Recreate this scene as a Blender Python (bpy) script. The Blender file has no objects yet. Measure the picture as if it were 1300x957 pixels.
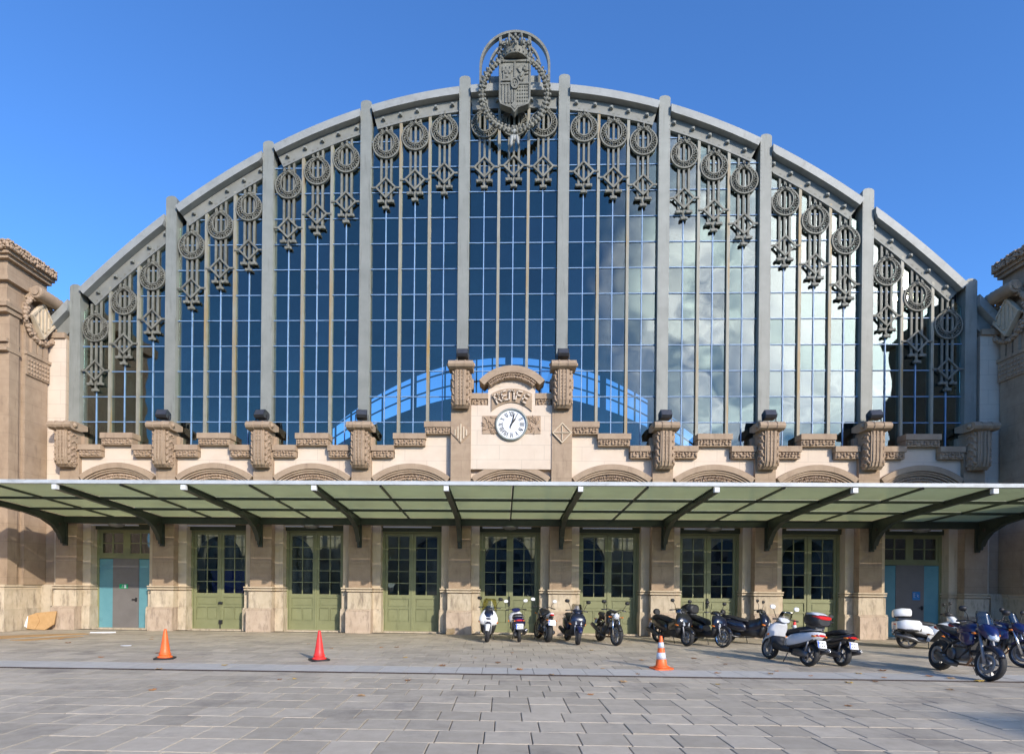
import bpy, bmesh, math, random
from mathutils import Vector, Matrix

# ------------------------------------------------------------------ camera, sky, sun, exposure
scene = bpy.context.scene
SUN_AZ = math.radians(34.0)      # to the right of the facade normal, behind the camera
SUN_EL = math.radians(22.5)

def cam_matrix(yaw, pitch, roll, pos):
    m = (Matrix.Rotation(yaw, 3, 'Z') @ Matrix.Rotation(pitch, 3, 'X') @ Matrix.Rotation(roll, 3, 'Y'))
    r, f, u = m.col[0], m.col[1], m.col[2]
    M = Matrix(((r.x, u.x, -f.x, pos[0]), (r.y, u.y, -f.y, pos[1]), (r.z, u.z, -f.z, pos[2]), (0, 0, 0, 1)))
    return M

cam = bpy.data.cameras.new('camera')
cam.sensor_fit = 'HORIZONTAL'; cam.sensor_width = 36.0; cam.lens = 20.492
cam.shift_x = 0.02694; cam.shift_y = 0.20173
cam.clip_start = 0.1; cam.clip_end = 3000
cam_o = bpy.data.objects.new('camera', cam)
scene.collection.objects.link(cam_o)
cam_o.matrix_world = cam_matrix(0.0310950, 0.0000810, -0.0097749, (-0.2607, -21.2159, 1.8011))
scene.camera = cam_o

SUN_DIR = Vector((math.sin(SUN_AZ) * math.cos(SUN_EL), -math.cos(SUN_AZ) * math.cos(SUN_EL), math.sin(SUN_EL)))
world = bpy.data.worlds.new('World'); scene.world = world; world.use_nodes = True
def build_world():
    nt = world.node_tree; N = nt.nodes; L = nt.links
    bg = N['Background']; bg.inputs[1].default_value = 0.15
    sky = N.new('ShaderNodeTexSky'); sky.sky_type = 'NISHITA'; sky.sun_disc = False
    sky.sun_elevation = SUN_EL; sky.sun_rotation = math.pi - SUN_AZ
    sky.altitude = 0; sky.air_density = 1.0; sky.dust_density = 0.0; sky.ozone_density = 10.0
    hs = N.new('ShaderNodeHueSaturation'); hs.inputs['Saturation'].default_value = 1.0; hs.inputs['Value'].default_value = 1.13
    L.new(sky.outputs[0], hs.inputs['Color'])
    # a bank of thin bright cloud around the sun (seen mirrored in the glazing)
    geo = N.new('ShaderNodeTexCoord')
    dot = N.new('ShaderNodeVectorMath'); dot.operation = 'DOT_PRODUCT'
    cdir = Vector((math.sin(math.radians(34)) * math.cos(math.radians(24)), -math.cos(math.radians(34)) * math.cos(math.radians(24)), math.sin(math.radians(24))))
    dot.inputs[1].default_value = cdir
    L.new(geo.outputs['Generated'], dot.inputs[0])
    noi = N.new('ShaderNodeTexNoise'); noi.inputs['Scale'].default_value = 3.2; noi.inputs['Detail'].default_value = 7; noi.inputs['Roughness'].default_value = 0.58
    noi.inputs['Distortion'].default_value = 0.7
    mp = N.new('ShaderNodeMapping'); mp.inputs['Scale'].default_value = (1, 1, 2.0)
    L.new(geo.outputs['Generated'], mp.inputs[0]); L.new(mp.outputs[0], noi.inputs['Vector'])
    near = N.new('ShaderNodeMapRange'); near.interpolation_type = 'SMOOTHSTEP'
    near.inputs[1].default_value = 0.915; near.inputs[2].default_value = 0.99
    L.new(dot.outputs['Value'], near.inputs[0])
    cl = N.new('ShaderNodeMapRange'); cl.interpolation_type = 'SMOOTHSTEP'
    cl.inputs[1].default_value = 0.33; cl.inputs[2].default_value = 0.66
    L.new(noi.outputs['Fac'], cl.inputs[0])
    mul = N.new('ShaderNodeMath'); mul.operation = 'MULTIPLY'
    L.new(near.outputs[0], mul.inputs[0]); L.new(cl.outputs[0], mul.inputs[1])
    core = N.new('ShaderNodeMapRange'); core.interpolation_type = 'SMOOTHSTEP'
    core.inputs[1].default_value = 0.962; core.inputs[2].default_value = 0.998; core.inputs[4].default_value = 0.75
    L.new(dot.outputs['Value'], core.inputs[0])
    mxx = N.new('ShaderNodeMath'); mxx.operation = 'MAXIMUM'; L.new(mul.outputs[0], mxx.inputs[0]); L.new(core.outputs[0], mxx.inputs[1]); mul = mxx
    sc = N.new('ShaderNodeMath'); sc.operation = 'MULTIPLY'; sc.inputs[1].default_value = 35.0
    L.new(mul.outputs[0], sc.inputs[0])
    add = N.new('ShaderNodeMix'); add.data_type = 'RGBA'; add.blend_type = 'ADD'; add.inputs[0].default_value = 1
    cc = N.new('ShaderNodeMix'); cc.data_type = 'RGBA'; cc.blend_type = 'MULTIPLY'; cc.inputs[0].default_value = 1
    cc.inputs[6].default_value = (1, 0.98, 0.93, 1)
    L.new(sc.outputs[0], cc.inputs[7]); L.new(hs.outputs[0], add.inputs[6]); L.new(cc.outputs[2], add.inputs[7])
    L.new(add.outputs[2], bg.inputs[0])
build_world()

sun = bpy.data.lights.new('sun', 'SUN'); sun.energy = 2.5; sun.angle = math.radians(0.55); sun.color = (1.0, 0.90, 0.76)
sun_o = bpy.data.objects.new('sun', sun); scene.collection.objects.link(sun_o)
sun_o.rotation_euler = SUN_DIR.to_track_quat('Z', 'Y').to_euler()
sun_o.location = SUN_DIR * 100

scene.view_settings.view_transform = 'Standard'; scene.view_settings.look = 'None'
scene.view_settings.exposure = 0.78; scene.view_settings.gamma = 1.0
scene.render.engine = 'CYCLES'
scene.cycles.transparent_max_bounces = 24; scene.cycles.max_bounces = 8
scene.cycles.sample_clamp_indirect = 6.0
scene.cycles.use_denoising = True

# ------------------------------------------------------------------ helpers
COL = scene.collection
RNG = random.Random(7)
PI = math.pi
V = Vector

class MB:
    """collects shapes, then builds ONE mesh object"""
    def __init__(s): s.v = []; s.f = []; s.sm = []
    def add(s, verts, faces, smooth=False):
        b = len(s.v); s.v.extend([tuple(p) for p in verts])
        for f in faces: s.f.append(tuple(b + i for i in f)); s.sm.append(smooth)
        return s
    def box(s, x0, x1, y0, y1, z0, z1):
        return s.add([(x0,y0,z0),(x1,y0,z0),(x1,y1,z0),(x0,y1,z0),(x0,y0,z1),(x1,y0,z1),(x1,y1,z1),(x0,y1,z1)],
            [(0,3,2,1),(4,5,6,7),(0,1,5,4),(1,2,6,5),(2,3,7,6),(3,0,4,7)])
    def obox(s, c, ax, ay, az):
        c, ax, ay, az = V(c), V(ax), V(ay), V(az)
        P = [c + ax*i + ay*j + az*k for k in (-1,1) for (i,j) in ((-1,-1),(1,-1),(1,1),(-1,1))]
        return s.add(P, [(0,3,2,1),(4,5,6,7),(0,1,5,4),(1,2,6,5),(2,3,7,6),(3,0,4,7)])
    def bar(s, a, b, w, h, up=(0,0,1)):
        a, b = V(a), V(b); d = b - a; L = d.length; d.normalize()
        sd = d.cross(V(up))
        if sd.length < 1e-4: sd = d.cross(V((0,1,0)))
        sd.normalize(); u = sd.cross(d)
        return s.obox((a+b)/2, d*L/2, sd*w/2, u*h/2)
    def prism(s, poly, d0, d1, plane='xz', smooth=False):
        def m(p, d):
            if plane == 'xz': return (p[0], d, p[1])
            if plane == 'yz': return (d, p[0], p[1])
            return (p[0], p[1], d)
        n = len(poly)
        vs = [m(p, d0) for p in poly] + [m(p, d1) for p in poly]
        s.add(vs, [tuple(range(n)), tuple(range(2*n-1, n-1, -1))])
        b = len(s.v) - 2*n
        for i in range(n):
            j = (i+1) % n
            s.f.append((b+i, b+j, b+n+j, b+n+i)); s.sm.append(smooth)
        return s
    def band(s, outer, inner, d0, d1, plane='xz', closed=False):
        """ring or strip between two polylines, extruded"""
        n = len(outer); k = n if closed else n-1
        for i in range(k):
            j = (i+1) % n
            s.prism([outer[i], outer[j], inner[j], inner[i]], d0, d1, plane)
        return s
    def rings(s, rings, cap=True, smooth=True, closed=False):
        n = len(rings[0]); b = len(s.v)
        for r in rings: s.v.extend([tuple(p) for p in r])
        m = len(rings)
        for i in range(m if closed else m-1):
            a = b + i*n; c = b + ((i+1) % m)*n
            for j in range(n):
                k = (j+1) % n
                s.f.append((a+j, a+k, c+k, c+j)); s.sm.append(smooth)
        if cap and not closed:
            s.f.append(tuple(b+j for j in range(n-1,-1,-1))); s.sm.append(False)
            s.f.append(tuple(b+(m-1)*n+j for j in range(n))); s.sm.append(False)
        return s
    def tube(s, path, r, n=8, closed=False, smooth=True):
        P = [V(p) for p in path]; m = len(P); R = r if isinstance(r, (list, tuple)) else [r]*m
        rs = []; prev = None
        for i in range(m):
            if closed: t = P[(i+1) % m] - P[i-1]
            else: t = P[min(i+1, m-1)] - P[max(i-1, 0)]
            t.normalize()
            if prev is None:
                a = V((0,0,1)) if abs(t.z) < .9 else V((1,0,0))
                u = t.cross(a).normalized()
            else:
                u = (prev - t*prev.dot(t)).normalized()
            prev = u; w = t.cross(u)
            rs.append([P[i] + (u*math.cos(2*PI*k/n) + w*math.sin(2*PI*k/n))*R[i] for k in range(n)])
        return s.rings(rs, cap=not closed, smooth=smooth, closed=closed)
    def lathe(s, prof, o=(0,0,0), axis='z', n=16, smooth=True, closed=False):
        rs = []
        for (r, h) in prof:
            ring = []
            for k in range(n):
                a = 2*PI*k/n; c, q = math.cos(a)*r, math.sin(a)*r
                p = (c, q, h) if axis == 'z' else ((c, h, q) if axis == 'y' else (h, c, q))
                ring.append((p[0]+o[0], p[1]+o[1], p[2]+o[2]))
            rs.append(ring)
        return s.rings(rs, cap=not closed, smooth=smooth, closed=closed)
    def lump(s, c, rx, ry, rz, ang=0, axis='y', n=6):
        """small faceted ellipsoid for carving"""
        M = Matrix.Rotation(ang, 3, axis.upper()); c = V(c)
        vs = [c + M @ V((0,0,rz))]
        for t in (.33, .66):
            z = math.cos(PI*t)*rz; q = math.sin(PI*t)
            for k in range(n):
                a = 2*PI*(k + (.5 if t > .5 else 0))/n
                vs.append(c + M @ V((math.cos(a)*q*rx, math.sin(a)*q*ry, z)))
        vs.append(c + M @ V((0,0,-rz)))
        fs = []
        for k in range(n):
            j = (k+1) % n
            fs += [(0,1+k,1+j), (1+k,1+n+k,1+j), (1+j,1+n+k,1+n+j), (1+n+k,1+2*n,1+n+j)]
        return s.add(vs, fs, True)
    def loft(s, secs, n=14, smooth=True, e=2.6):
        """sections (x, yc, zc, halfw, halfh) superellipse in the y-z plane, along x"""
        rs = []
        for sec in secs:
            x, yc, zc, hw, hh = sec[:5]; ee = sec[5] if len(sec) > 5 else e
            ring = []
            for k in range(n):
                a = 2*PI*k/n; c, q = math.cos(a), math.sin(a)
                ring.append((x, yc + hw*math.copysign(abs(c)**(2/ee), c), zc + hh*math.copysign(abs(q)**(2/ee), q)))
            rs.append(ring)
        return s.rings(rs, smooth=smooth)
    def loftz(s, secs, n=14, smooth=True, e=2.6):
        """sections (z, xc, yc, halfl, halfw) in the x-y plane, along z"""
        rs = []
        for sec in secs:
            z, xc, yc, hl, hw = sec[:5]; ee = sec[5] if len(sec) > 5 else e
            ring = []
            for k in range(n):
                a = 2*PI*k/n; c, q = math.cos(a), math.sin(a)
                ring.append((xc + hl*math.copysign(abs(c)**(2/ee), c), yc + hw*math.copysign(abs(q)**(2/ee), q), z))
            rs.append(ring)
        return s.rings(rs, smooth=smooth)
    def mesh(s, name):
        me = bpy.data.meshes.new(name)
        me.from_pydata(s.v, [], s.f)
        me.polygons.foreach_set('use_smooth', s.sm)
        bm = bmesh.new(); bm.from_mesh(me)
        bmesh.ops.recalc_face_normals(bm, faces=bm.faces)
        bm.to_mesh(me); bm.free()
        me.update()
        return me
    def build(s, name, mat, parent=None, loc=(0,0,0), rz=0.0):
        me = s.mesh(name); me.materials.append(mat)
        return link(name, me, parent, loc, rz)

def link(name, me, parent=None, loc=(0,0,0), rz=0.0):
    o = bpy.data.objects.new(name, me); COL.objects.link(o)
    o.location = loc; o.rotation_euler = (0, 0, rz)
    if parent: o.parent = parent
    return o
def thing(name, label, cat, loc=(0,0,0), rz=0.0, group=None):
    o = link(name, None, None, loc, rz); o.empty_display_size = .2
    return tag(o, label, cat, group)
def tag(o, label, cat, group=None):
    o['label'] = label; o['category'] = cat
    if group: o['group'] = group
    return o
def structure(o): o['kind'] = 'structure'; return o
def stuff(o): o['kind'] = 'stuff'; return o

# ------------------------------------------------------------------ materials
def nodes(name):
    m = bpy.data.materials.new(name); m.use_nodes = True
    nt = m.node_tree; return m, nt, nt.nodes, nt.links, nt.nodes['Principled BSDF']
def mat(name, c1, c2=None, scale=4.0, rough=.7, metal=0.0, bump=0.0, bscale=40.0, stretch=(1,1,1), coat=0.0, var=0.0,
        c3=None, c3thr=(.58,.72), c3scale=2.0, c3stretch=(1,1,1), spec=.5, joints=None):
    """two-tone noise, optional third weathering colour, per-object variation, fine bump, optional scored joints"""
    m, nt, N, L, b = nodes(name)
    tc = N.new('ShaderNodeTexCoord'); geo = N.new('ShaderNodeNewGeometry')
    mp = N.new('ShaderNodeMapping'); mp.inputs['Scale'].default_value = stretch
    L.new(geo.outputs['Position'], mp.inputs[0])
    c2 = c2 or c1
    n1 = N.new('ShaderNodeTexNoise'); n1.inputs['Scale'].default_value = scale; n1.inputs['Detail'].default_value = 6; n1.inputs['Roughness'].default_value = .62
    L.new(mp.outputs[0], n1.inputs['Vector'])
    rp = N.new('ShaderNodeMapRange'); rp.inputs[1].default_value = .32; rp.inputs[2].default_value = .68
    L.new(n1.outputs['Fac'], rp.inputs[0])
    mx = N.new('ShaderNodeMix'); mx.data_type = 'RGBA'
    mx.inputs[6].default_value = (*c1, 1); mx.inputs[7].default_value = (*c2, 1)
    L.new(rp.outputs[0], mx.inputs[0]); out = mx.outputs[2]
    if c3:
        mp3 = N.new('ShaderNodeMapping'); mp3.inputs['Scale'].default_value = c3stretch; mp3.inputs['Location'].default_value = (13, 7, 3)
        L.new(geo.outputs['Position'], mp3.inputs[0])
        n3 = N.new('ShaderNodeTexNoise'); n3.inputs['Scale'].default_value = c3scale; n3.inputs['Detail'].default_value = 8; n3.inputs['Roughness'].default_value = .7
        L.new(mp3.outputs[0], n3.inputs['Vector'])
        r3 = N.new('ShaderNodeMapRange'); r3.inputs[1].default_value = c3thr[0]; r3.inputs[2].default_value = c3thr[1]
        L.new(n3.outputs['Fac'], r3.inputs[0])
        m3 = N.new('ShaderNodeMix'); m3.data_type = 'RGBA'; m3.inputs[7].default_value = (*c3, 1)
        L.new(r3.outputs[0], m3.inputs[0]); L.new(out, m3.inputs[6]); out = m3.outputs[2]
    if var:
        oi = N.new('ShaderNodeObjectInfo'); ad = N.new('ShaderNodeMath'); ad.operation = 'ADD'
        fr = N.new('ShaderNodeMath'); fr.operation = 'FRACT'
        L.new(oi.outputs['Random'], ad.inputs[0]); L.new(geo.outputs['Random Per Island'], ad.inputs[1]); L.new(ad.outputs[0], fr.inputs[0])
        vr = N.new('ShaderNodeMapRange'); vr.inputs[3].default_value = 1-var; vr.inputs[4].default_value = 1+var
        L.new(fr.outputs[0], vr.inputs[0])
        hv = N.new('ShaderNodeHueSaturation'); L.new(out, hv.inputs['Color']); L.new(vr.outputs[0], hv.inputs['Value']); out = hv.outputs[0]
    L.new(out, b.inputs['Base Color'])
    b.inputs['Roughness'].default_value = rough; b.inputs['Metallic'].default_value = metal
    b.inputs['Coat Weight'].default_value = coat; b.inputs['Coat Roughness'].default_value = .06
    b.inputs['Specular IOR Level'].default_value = spec
    hsock = None
    if bump:
        nb = N.new('ShaderNodeTexNoise'); nb.inputs['Scale'].default_value = bscale; nb.inputs['Detail'].default_value = 4
        L.new(geo.outputs['Position'], nb.inputs['Vector']); hsock = nb.outputs['Fac']
    if joints:
        # scored masonry joints: (course height, block length, depth)
        sx = N.new('ShaderNodeSeparateXYZ'); L.new(geo.outputs['Position'], sx.inputs[0])
        ad = N.new('ShaderNodeMath'); ad.operation = 'ADD'; L.new(sx.outputs[0], ad.inputs[0]); L.new(sx.outputs[1], ad.inputs[1])
        cb = N.new('ShaderNodeCombineXYZ'); L.new(ad.outputs[0], cb.inputs[0]); L.new(sx.outputs[2], cb.inputs[1])
        bt = N.new('ShaderNodeTexBrick'); bt.inputs['Scale'].default_value = 1.0
        bt.inputs['Color1'].default_value = (1,1,1,1); bt.inputs['Color2'].default_value = (1,1,1,1); bt.inputs['Mortar'].default_value = (0,0,0,1)
        bt.inputs['Mortar Size'].default_value = .009; bt.inputs['Mortar Smooth'].default_value = .3
        bt.inputs['Brick Width'].default_value = joints[1]; bt.inputs['Row Height'].default_value = joints[0]
        L.new(cb.outputs[0], bt.inputs['Vector'])
        mm = N.new('ShaderNodeMath'); mm.operation = 'MULTIPLY_ADD'; mm.inputs[1].default_value = joints[2]
        L.new(bt.outputs['Color'], mm.inputs[0])
        if hsock: L.new(hsock, mm.inputs[2])
        hsock = mm.outputs[0]
        # the open joint line itself is a little darker stone
        jm = N.new('ShaderNodeMix'); jm.data_type = 'RGBA'; jm.blend_type = 'MULTIPLY'; jm.inputs[0].default_value = .22
        L.new(out, jm.inputs[6]); L.new(bt.outputs['Color'], jm.inputs[7]); L.new(jm.outputs[2], b.inputs['Base Color'])
    if hsock:
        bp = N.new('ShaderNodeBump'); bp.inputs['Strength'].default_value = bump or .4; bp.inputs['Distance'].default_value = .02
        L.new(hsock, bp.inputs['Height']); L.new(bp.outputs[0], b.inputs['Normal'])
    return m

def glass(name, tint, refl, rough, refl_col=(1,1,1), warp=0.0, wscale=.8, var=0.0):
    """pane: part mirror, part tinted see-through, slightly wavy"""
    m, nt, N, L, b = nodes(name); N.remove(b); out = N['Material Output']
    tr = N.new('ShaderNodeBsdfTransparent'); tr.inputs[0].default_value = (*tint, 1)
    gl = N.new('ShaderNodeBsdfGlossy'); gl.inputs['Roughness'].default_value = rough; gl.inputs['Color'].default_value = (*refl_col, 1)
    lw = N.new('ShaderNodeFresnel'); lw.inputs['IOR'].default_value = 1.5
    mr = N.new('ShaderNodeMapRange'); mr.inputs[1].default_value = 0.04; mr.inputs[2].default_value = 1.0
    mr.inputs[3].default_value = refl; mr.inputs[4].default_value = 1.0
    L.new(lw.outputs[0], mr.inputs[0])
    mx = N.new('ShaderNodeMixShader'); L.new(mr.outputs[0], mx.inputs[0]); L.new(tr.outputs[0], mx.inputs[1]); L.new(gl.outputs[0], mx.inputs[2])
    if var:
        g2 = N.new('ShaderNodeNewGeometry'); oi = N.new('ShaderNodeObjectInfo'); ad = N.new('ShaderNodeMath'); ad.operation = 'ADD'; fr = N.new('ShaderNodeMath'); fr.operation = 'FRACT'
        L.new(oi.outputs['Random'], ad.inputs[0]); L.new(g2.outputs['Random Per Island'], ad.inputs[1]); L.new(ad.outputs[0], fr.inputs[0])
        cr = N.new('ShaderNodeValToRGB'); cr.color_ramp.elements[0].color = (*[c*(1-var) for c in refl_col], 1); cr.color_ramp.elements[1].color = (*[min(1.3, c*(1+var*.6)) for c in refl_col], 1)
        e = cr.color_ramp.elements.new(.25); e.color = (refl_col[0]*.86, refl_col[1]*.98, refl_col[2]*.94, 1)
        e = cr.color_ramp.elements.new(.6); e.color = (*refl_col, 1)
        L.new(fr.outputs[0], cr.inputs[0]); L.new(cr.outputs[0], gl.inputs['Color'])
    if warp:
        geo = N.new('ShaderNodeNewGeometry'); no = N.new('ShaderNodeTexNoise'); no.inputs['Scale'].default_value = wscale; no.inputs['Detail'].default_value = 1
        L.new(geo.outputs['Position'], no.inputs['Vector'])
        bp = N.new('ShaderNodeBump'); bp.inputs['Strength'].default_value = 1; bp.inputs['Distance'].default_value = warp
        L.new(no.outputs['Fac'], bp.inputs['Height']); L.new(bp.outputs[0], gl.inputs['Normal'])
    L.new(mx.outputs[0], out.inputs[0])
    return m

def frosted(name, col, t):
    """frosted greenish canopy glass: scatters sunlight downward, lets part straight through"""
    m, nt, N, L, b = nodes(name); N.remove(b); out = N['Material Output']
    geo = N.new('ShaderNodeNewGeometry'); no = N.new('ShaderNodeTexNoise'); no.inputs['Scale'].default_value = .9; no.inputs['Detail'].default_value = 5
    L.new(geo.outputs['Position'], no.inputs['Vector'])
    mx0 = N.new('ShaderNodeMix'); mx0.data_type = 'RGBA'
    mx0.inputs[6].default_value = (*[c*.82 for c in col], 1); mx0.inputs[7].default_value = (*[min(1, c*1.12) for c in col], 1)
    L.new(no.outputs['Fac'], mx0.inputs[0])
    tl = N.new('ShaderNodeBsdfTranslucent'); df = N.new('ShaderNodeBsdfDiffuse'); tr = N.new('ShaderNodeBsdfTransparent'); gl = N.new('ShaderNodeBsdfGlossy')
    L.new(mx0.outputs[2], tl.inputs[0]); L.new(mx0.outputs[2], df.inputs[0])
    tr.inputs[0].default_value = (col[0]*1.15, col[1]*1.15, col[2]*1.15, 1)
    gl.inputs['Roughness'].default_value = .25; gl.inputs['Color'].default_value = (1,1,1,1)
    a = N.new('ShaderNodeMixShader'); a.inputs[0].default_value = .30; L.new(tl.outputs[0], a.inputs[1]); L.new(df.outputs[0], a.inputs[2])
    c = N.new('ShaderNodeMixShader'); c.inputs[0].default_value = t; L.new(a.outputs[0], c.inputs[1]); L.new(tr.outputs[0], c.inputs[2])
    d = N.new('ShaderNodeMixShader'); d.inputs[0].default_value = .10; L.new(c.outputs[0], d.inputs[1]); L.new(gl.outputs[0], d.inputs[2])
    L.new(d.outputs[0], out.inputs[0])
    return m

M = {}
M['plaster'] = mat('cream_plaster', (.60,.485,.375), (.66,.555,.44), 1.2, .85, bump=.12, bscale=60, c3=(.58,.46,.35), c3thr=(.6,.85), c3scale=1.6, c3stretch=(2.5,2.5,.35), joints=(.52,1.6,.35))
M['stone'] = mat('brown_sandstone', (.315,.225,.15), (.40,.295,.20), 2.5, .85, bump=.3, bscale=50, c3=(.20,.14,.095), c3thr=(.55,.8), c3scale=2.2, c3stretch=(2,2,.5), joints=(.62,2.2,.4))
M['carved'] = mat('carved_sandstone', (.32,.225,.15), (.42,.305,.21), 6, .88, bump=.3, bscale=60, c3=(.25,.17,.11), c3thr=(.55,.8), c3scale=5)
M['pale'] = mat('pale_limestone', (.53,.43,.295), (.61,.505,.37), 2.0, .85, bump=.2, bscale=50, c3=(.33,.255,.175), c3thr=(.54,.8), c3scale=1.6, c3stretch=(4,4,.4))
M['plinth'] = mat('weathered_limestone_plinth', (.48,.395,.28), (.60,.51,.385), 3.0, .88, bump=.35, bscale=40, c3=(.19,.145,.11), c3thr=(.50,.74), c3scale=2.4, c3stretch=(3,3,.7), var=.07)
M['plinth_pink'] = mat('pinkish_plinth_stone', (.45,.345,.255), (.54,.43,.33), 3.0, .88, bump=.35, bscale=40, c3=(.19,.14,.11), c3thr=(.50,.74), c3scale=2.8, c3stretch=(3,3,.8), var=.07)
M['iron'] = mat('grey_painted_iron', (.195,.20,.175), (.25,.255,.225), 1.5, .55, bump=.12, bscale=90, c3=(.115,.11,.09), c3thr=(.56,.80), c3scale=2.2, c3stretch=(4,4,.35), var=.06)
M['iron_rust'] = mat('grey_iron_with_rust', (.16,.16,.14), (.225,.225,.20), 1.5, .6, bump=.12, bscale=90, c3=(.18,.07,.03), c3thr=(.68,.74), c3scale=3.5)
M['iron_lt'] = mat('pale_grey_iron_flange', (.25,.255,.24), (.31,.315,.295), 2, .55, bump=.1, bscale=80, c3=(.17,.165,.145), c3thr=(.54,.78), c3scale=2.4)
M['orn'] = mat('olive_grey_cast_iron', (.13,.125,.10), (.195,.19,.155), 5, .65, bump=.15, bscale=80, c3=(.075,.07,.055), c3thr=(.52,.75), c3scale=6, var=.14)
M['mull'] = mat('cream_painted_mullion', (.22,.21,.165), (.28,.265,.21), 3, .55, c3=(.30,.18,.045), c3thr=(.50,.66), c3scale=1.1, c3stretch=(3,3,.22))
M['bar'] = mat('pale_blue_glazing_bar', (.17,.28,.46), (.22,.35,.54), 3, .5, c3=(.10,.16,.26), c3thr=(.55,.7), c3scale=2)
M['pane'] = glass('window_glass', (.70,.78,.80), .08, .012, (1.0,.97,.84), warp=.014, wscale=.9, var=.16)
M['doorpane'] = glass('door_glass', (.84,.86,.83), .055, .0, warp=.004, wscale=1.5)
M['green'] = mat('olive_green_door_paint', (.195,.205,.10), (.235,.245,.125), 2.0, .5, bump=.08, bscale=60, c3=(.10,.10,.05), c3thr=(.6,.8), c3scale=2.2, c3stretch=(2,2,.6), var=.05)
M['green_dk'] = mat('dark_green_paint', (.035,.05,.03), (.05,.065,.04), 3, .5)
M['canopy_iron'] = mat('dark_green_canopy_iron', (.030,.040,.032), (.045,.055,.042), 3, .45, c3=(.09,.05,.03), c3thr=(.66,.74), c3scale=3)
M['canopy_glass'] = frosted('frosted_canopy_glass', (.62,.66,.48), .34)
M['white'] = mat('white_paint', (.62,.64,.65), (.68,.70,.71), 3, .4)
M['fascia'] = mat('dull_white_gutter', (.42,.45,.46), (.52,.55,.56), 2, .5, c3=(.30,.31,.30), c3thr=(.52,.7), c3scale=1.5, c3stretch=(1,1,4))
M['teal'] = mat('teal_board', (.10,.27,.32), (.13,.31,.36), 2, .5, c3=(.08,.2,.24), c3thr=(.6,.8))
M['greydoor'] = mat('grey_steel_door', (.15,.14,.135), (.18,.17,.165), 2, .5)
M['black'] = mat('black_metal', (.018,.018,.02), (.026,.026,.028), 5, .4)
M['black_lamp'] = mat('black_floodlight_metal', (.02,.02,.022), (.03,.03,.033), 5, .35)
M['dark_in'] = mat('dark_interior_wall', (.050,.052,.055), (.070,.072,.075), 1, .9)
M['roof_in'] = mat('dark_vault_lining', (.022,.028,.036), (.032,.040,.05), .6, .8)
M['hall_stone'] = mat('hall_interior_stone', (.50,.40,.28), (.58,.48,.35), 2, .85)
M['dial'] = mat('white_clock_dial', (.80,.82,.84), (.84,.86,.88), 3, .35)
M['dialrim'] = mat('grey_green_clock_rim', (.22,.24,.22), (.26,.28,.26), 4, .4)
M['slab'] = mat('grey_paving_stone', (.42,.355,.265), (.50,.43,.33), 5, .85, bump=.25, bscale=70, c3=(.25,.215,.175), c3thr=(.52,.74), c3scale=.9, var=.14)
M['slab_blue'] = mat('bluish_border_slab', (.45,.42,.37), (.52,.49,.43), 5, .85, bump=.25, bscale=70, c3=(.32,.31,.29), c3thr=(.6,.78), c3scale=1.5, var=.06)
M['bed'] = mat('dark_paving_joint', (.15,.13,.105), (.19,.165,.135), 6, .95)
M['drain'] = mat('rusty_drain_iron', (.05,.035,.03), (.07,.05,.042), 9, .7)
M['tyre'] = mat('black_rubber', (.016,.016,.017), (.026,.026,.027), 20, .75)
M['plastic'] = mat('black_plastic', (.016,.016,.018), (.024,.024,.026), 10, .5)
M['seat'] = mat('black_vinyl', (.020,.020,.022), (.030,.030,.032), 12, .55, bump=.15, bscale=120)
M['chrome'] = mat('polished_metal', (.62,.63,.64), (.68,.69,.70), 6, .22, 1.0)
M['alloy'] = mat('grey_cast_alloy', (.26,.26,.27), (.32,.32,.33), 8, .5, .6)
M['steel'] = mat('dark_steel', (.10,.10,.105), (.14,.14,.145), 8, .4, .7)
M['lens'] = mat('headlight_lens', (.62,.66,.70), (.72,.75,.78), 12, .12, .3, coat=.6)
M['red_lens'] = mat('red_tail_lens', (.55,.012,.012), (.65,.02,.018), 12, .2, coat=.5)
M['amber'] = mat('amber_indicator', (.85,.20,.02), (.9,.26,.03), 12, .25, coat=.5)
M['plate'] = mat('white_number_plate', (.78,.79,.80), (.82,.83,.84), 6, .4)
M['plateblue'] = mat('plate_blue_band', (.02,.10,.55), (.03,.12,.6), 6, .4)
M['ink'] = mat('black_print', (.02,.02,.02), None, 5, .6)
M['screen'] = glass('smoked_windscreen', (.62,.62,.60), .10, .05)
M['screen_y'] = glass('yellowish_windscreen', (.80,.74,.42), .10, .06)
def paint(name, c, rough=.28): return mat(name, c, tuple(min(1, x*1.12) for x in c), 6, rough, coat=.8)
M['p_white'] = paint('white_gloss_paint', (.78,.79,.80))
M['p_silver'] = paint('silver_white_paint', (.58,.60,.63))
M['p_blue'] = paint('deep_blue_paint', (.006,.010,.075))
M['p_navy'] = paint('navy_paint', (.007,.010,.028))
M['p_black'] = paint('black_gloss_paint', (.012,.012,.016))
M['p_red'] = paint('red_gloss_paint', (.60,.02,.02))
M['cone_o'] = mat('orange_cone_plastic', (.86,.13,.025), (.92,.17,.035), 4, .45)
M['cone_r'] = mat('red_cone_plastic', (.82,.035,.03), (.88,.05,.04), 4, .45)
M['cone_w'] = mat('white_reflective_band', (.55,.60,.66), (.63,.67,.72), 4, .4)
M['cardboard'] = mat('brown_cardboard', (.42,.25,.105), (.50,.31,.14), 5, .85, c3=(.34,.2,.09), c3thr=(.55,.75), c3scale=4)
M['paper'] = mat('white_paper', (.76,.77,.80), (.8,.81,.84), 4, .8)
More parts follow.
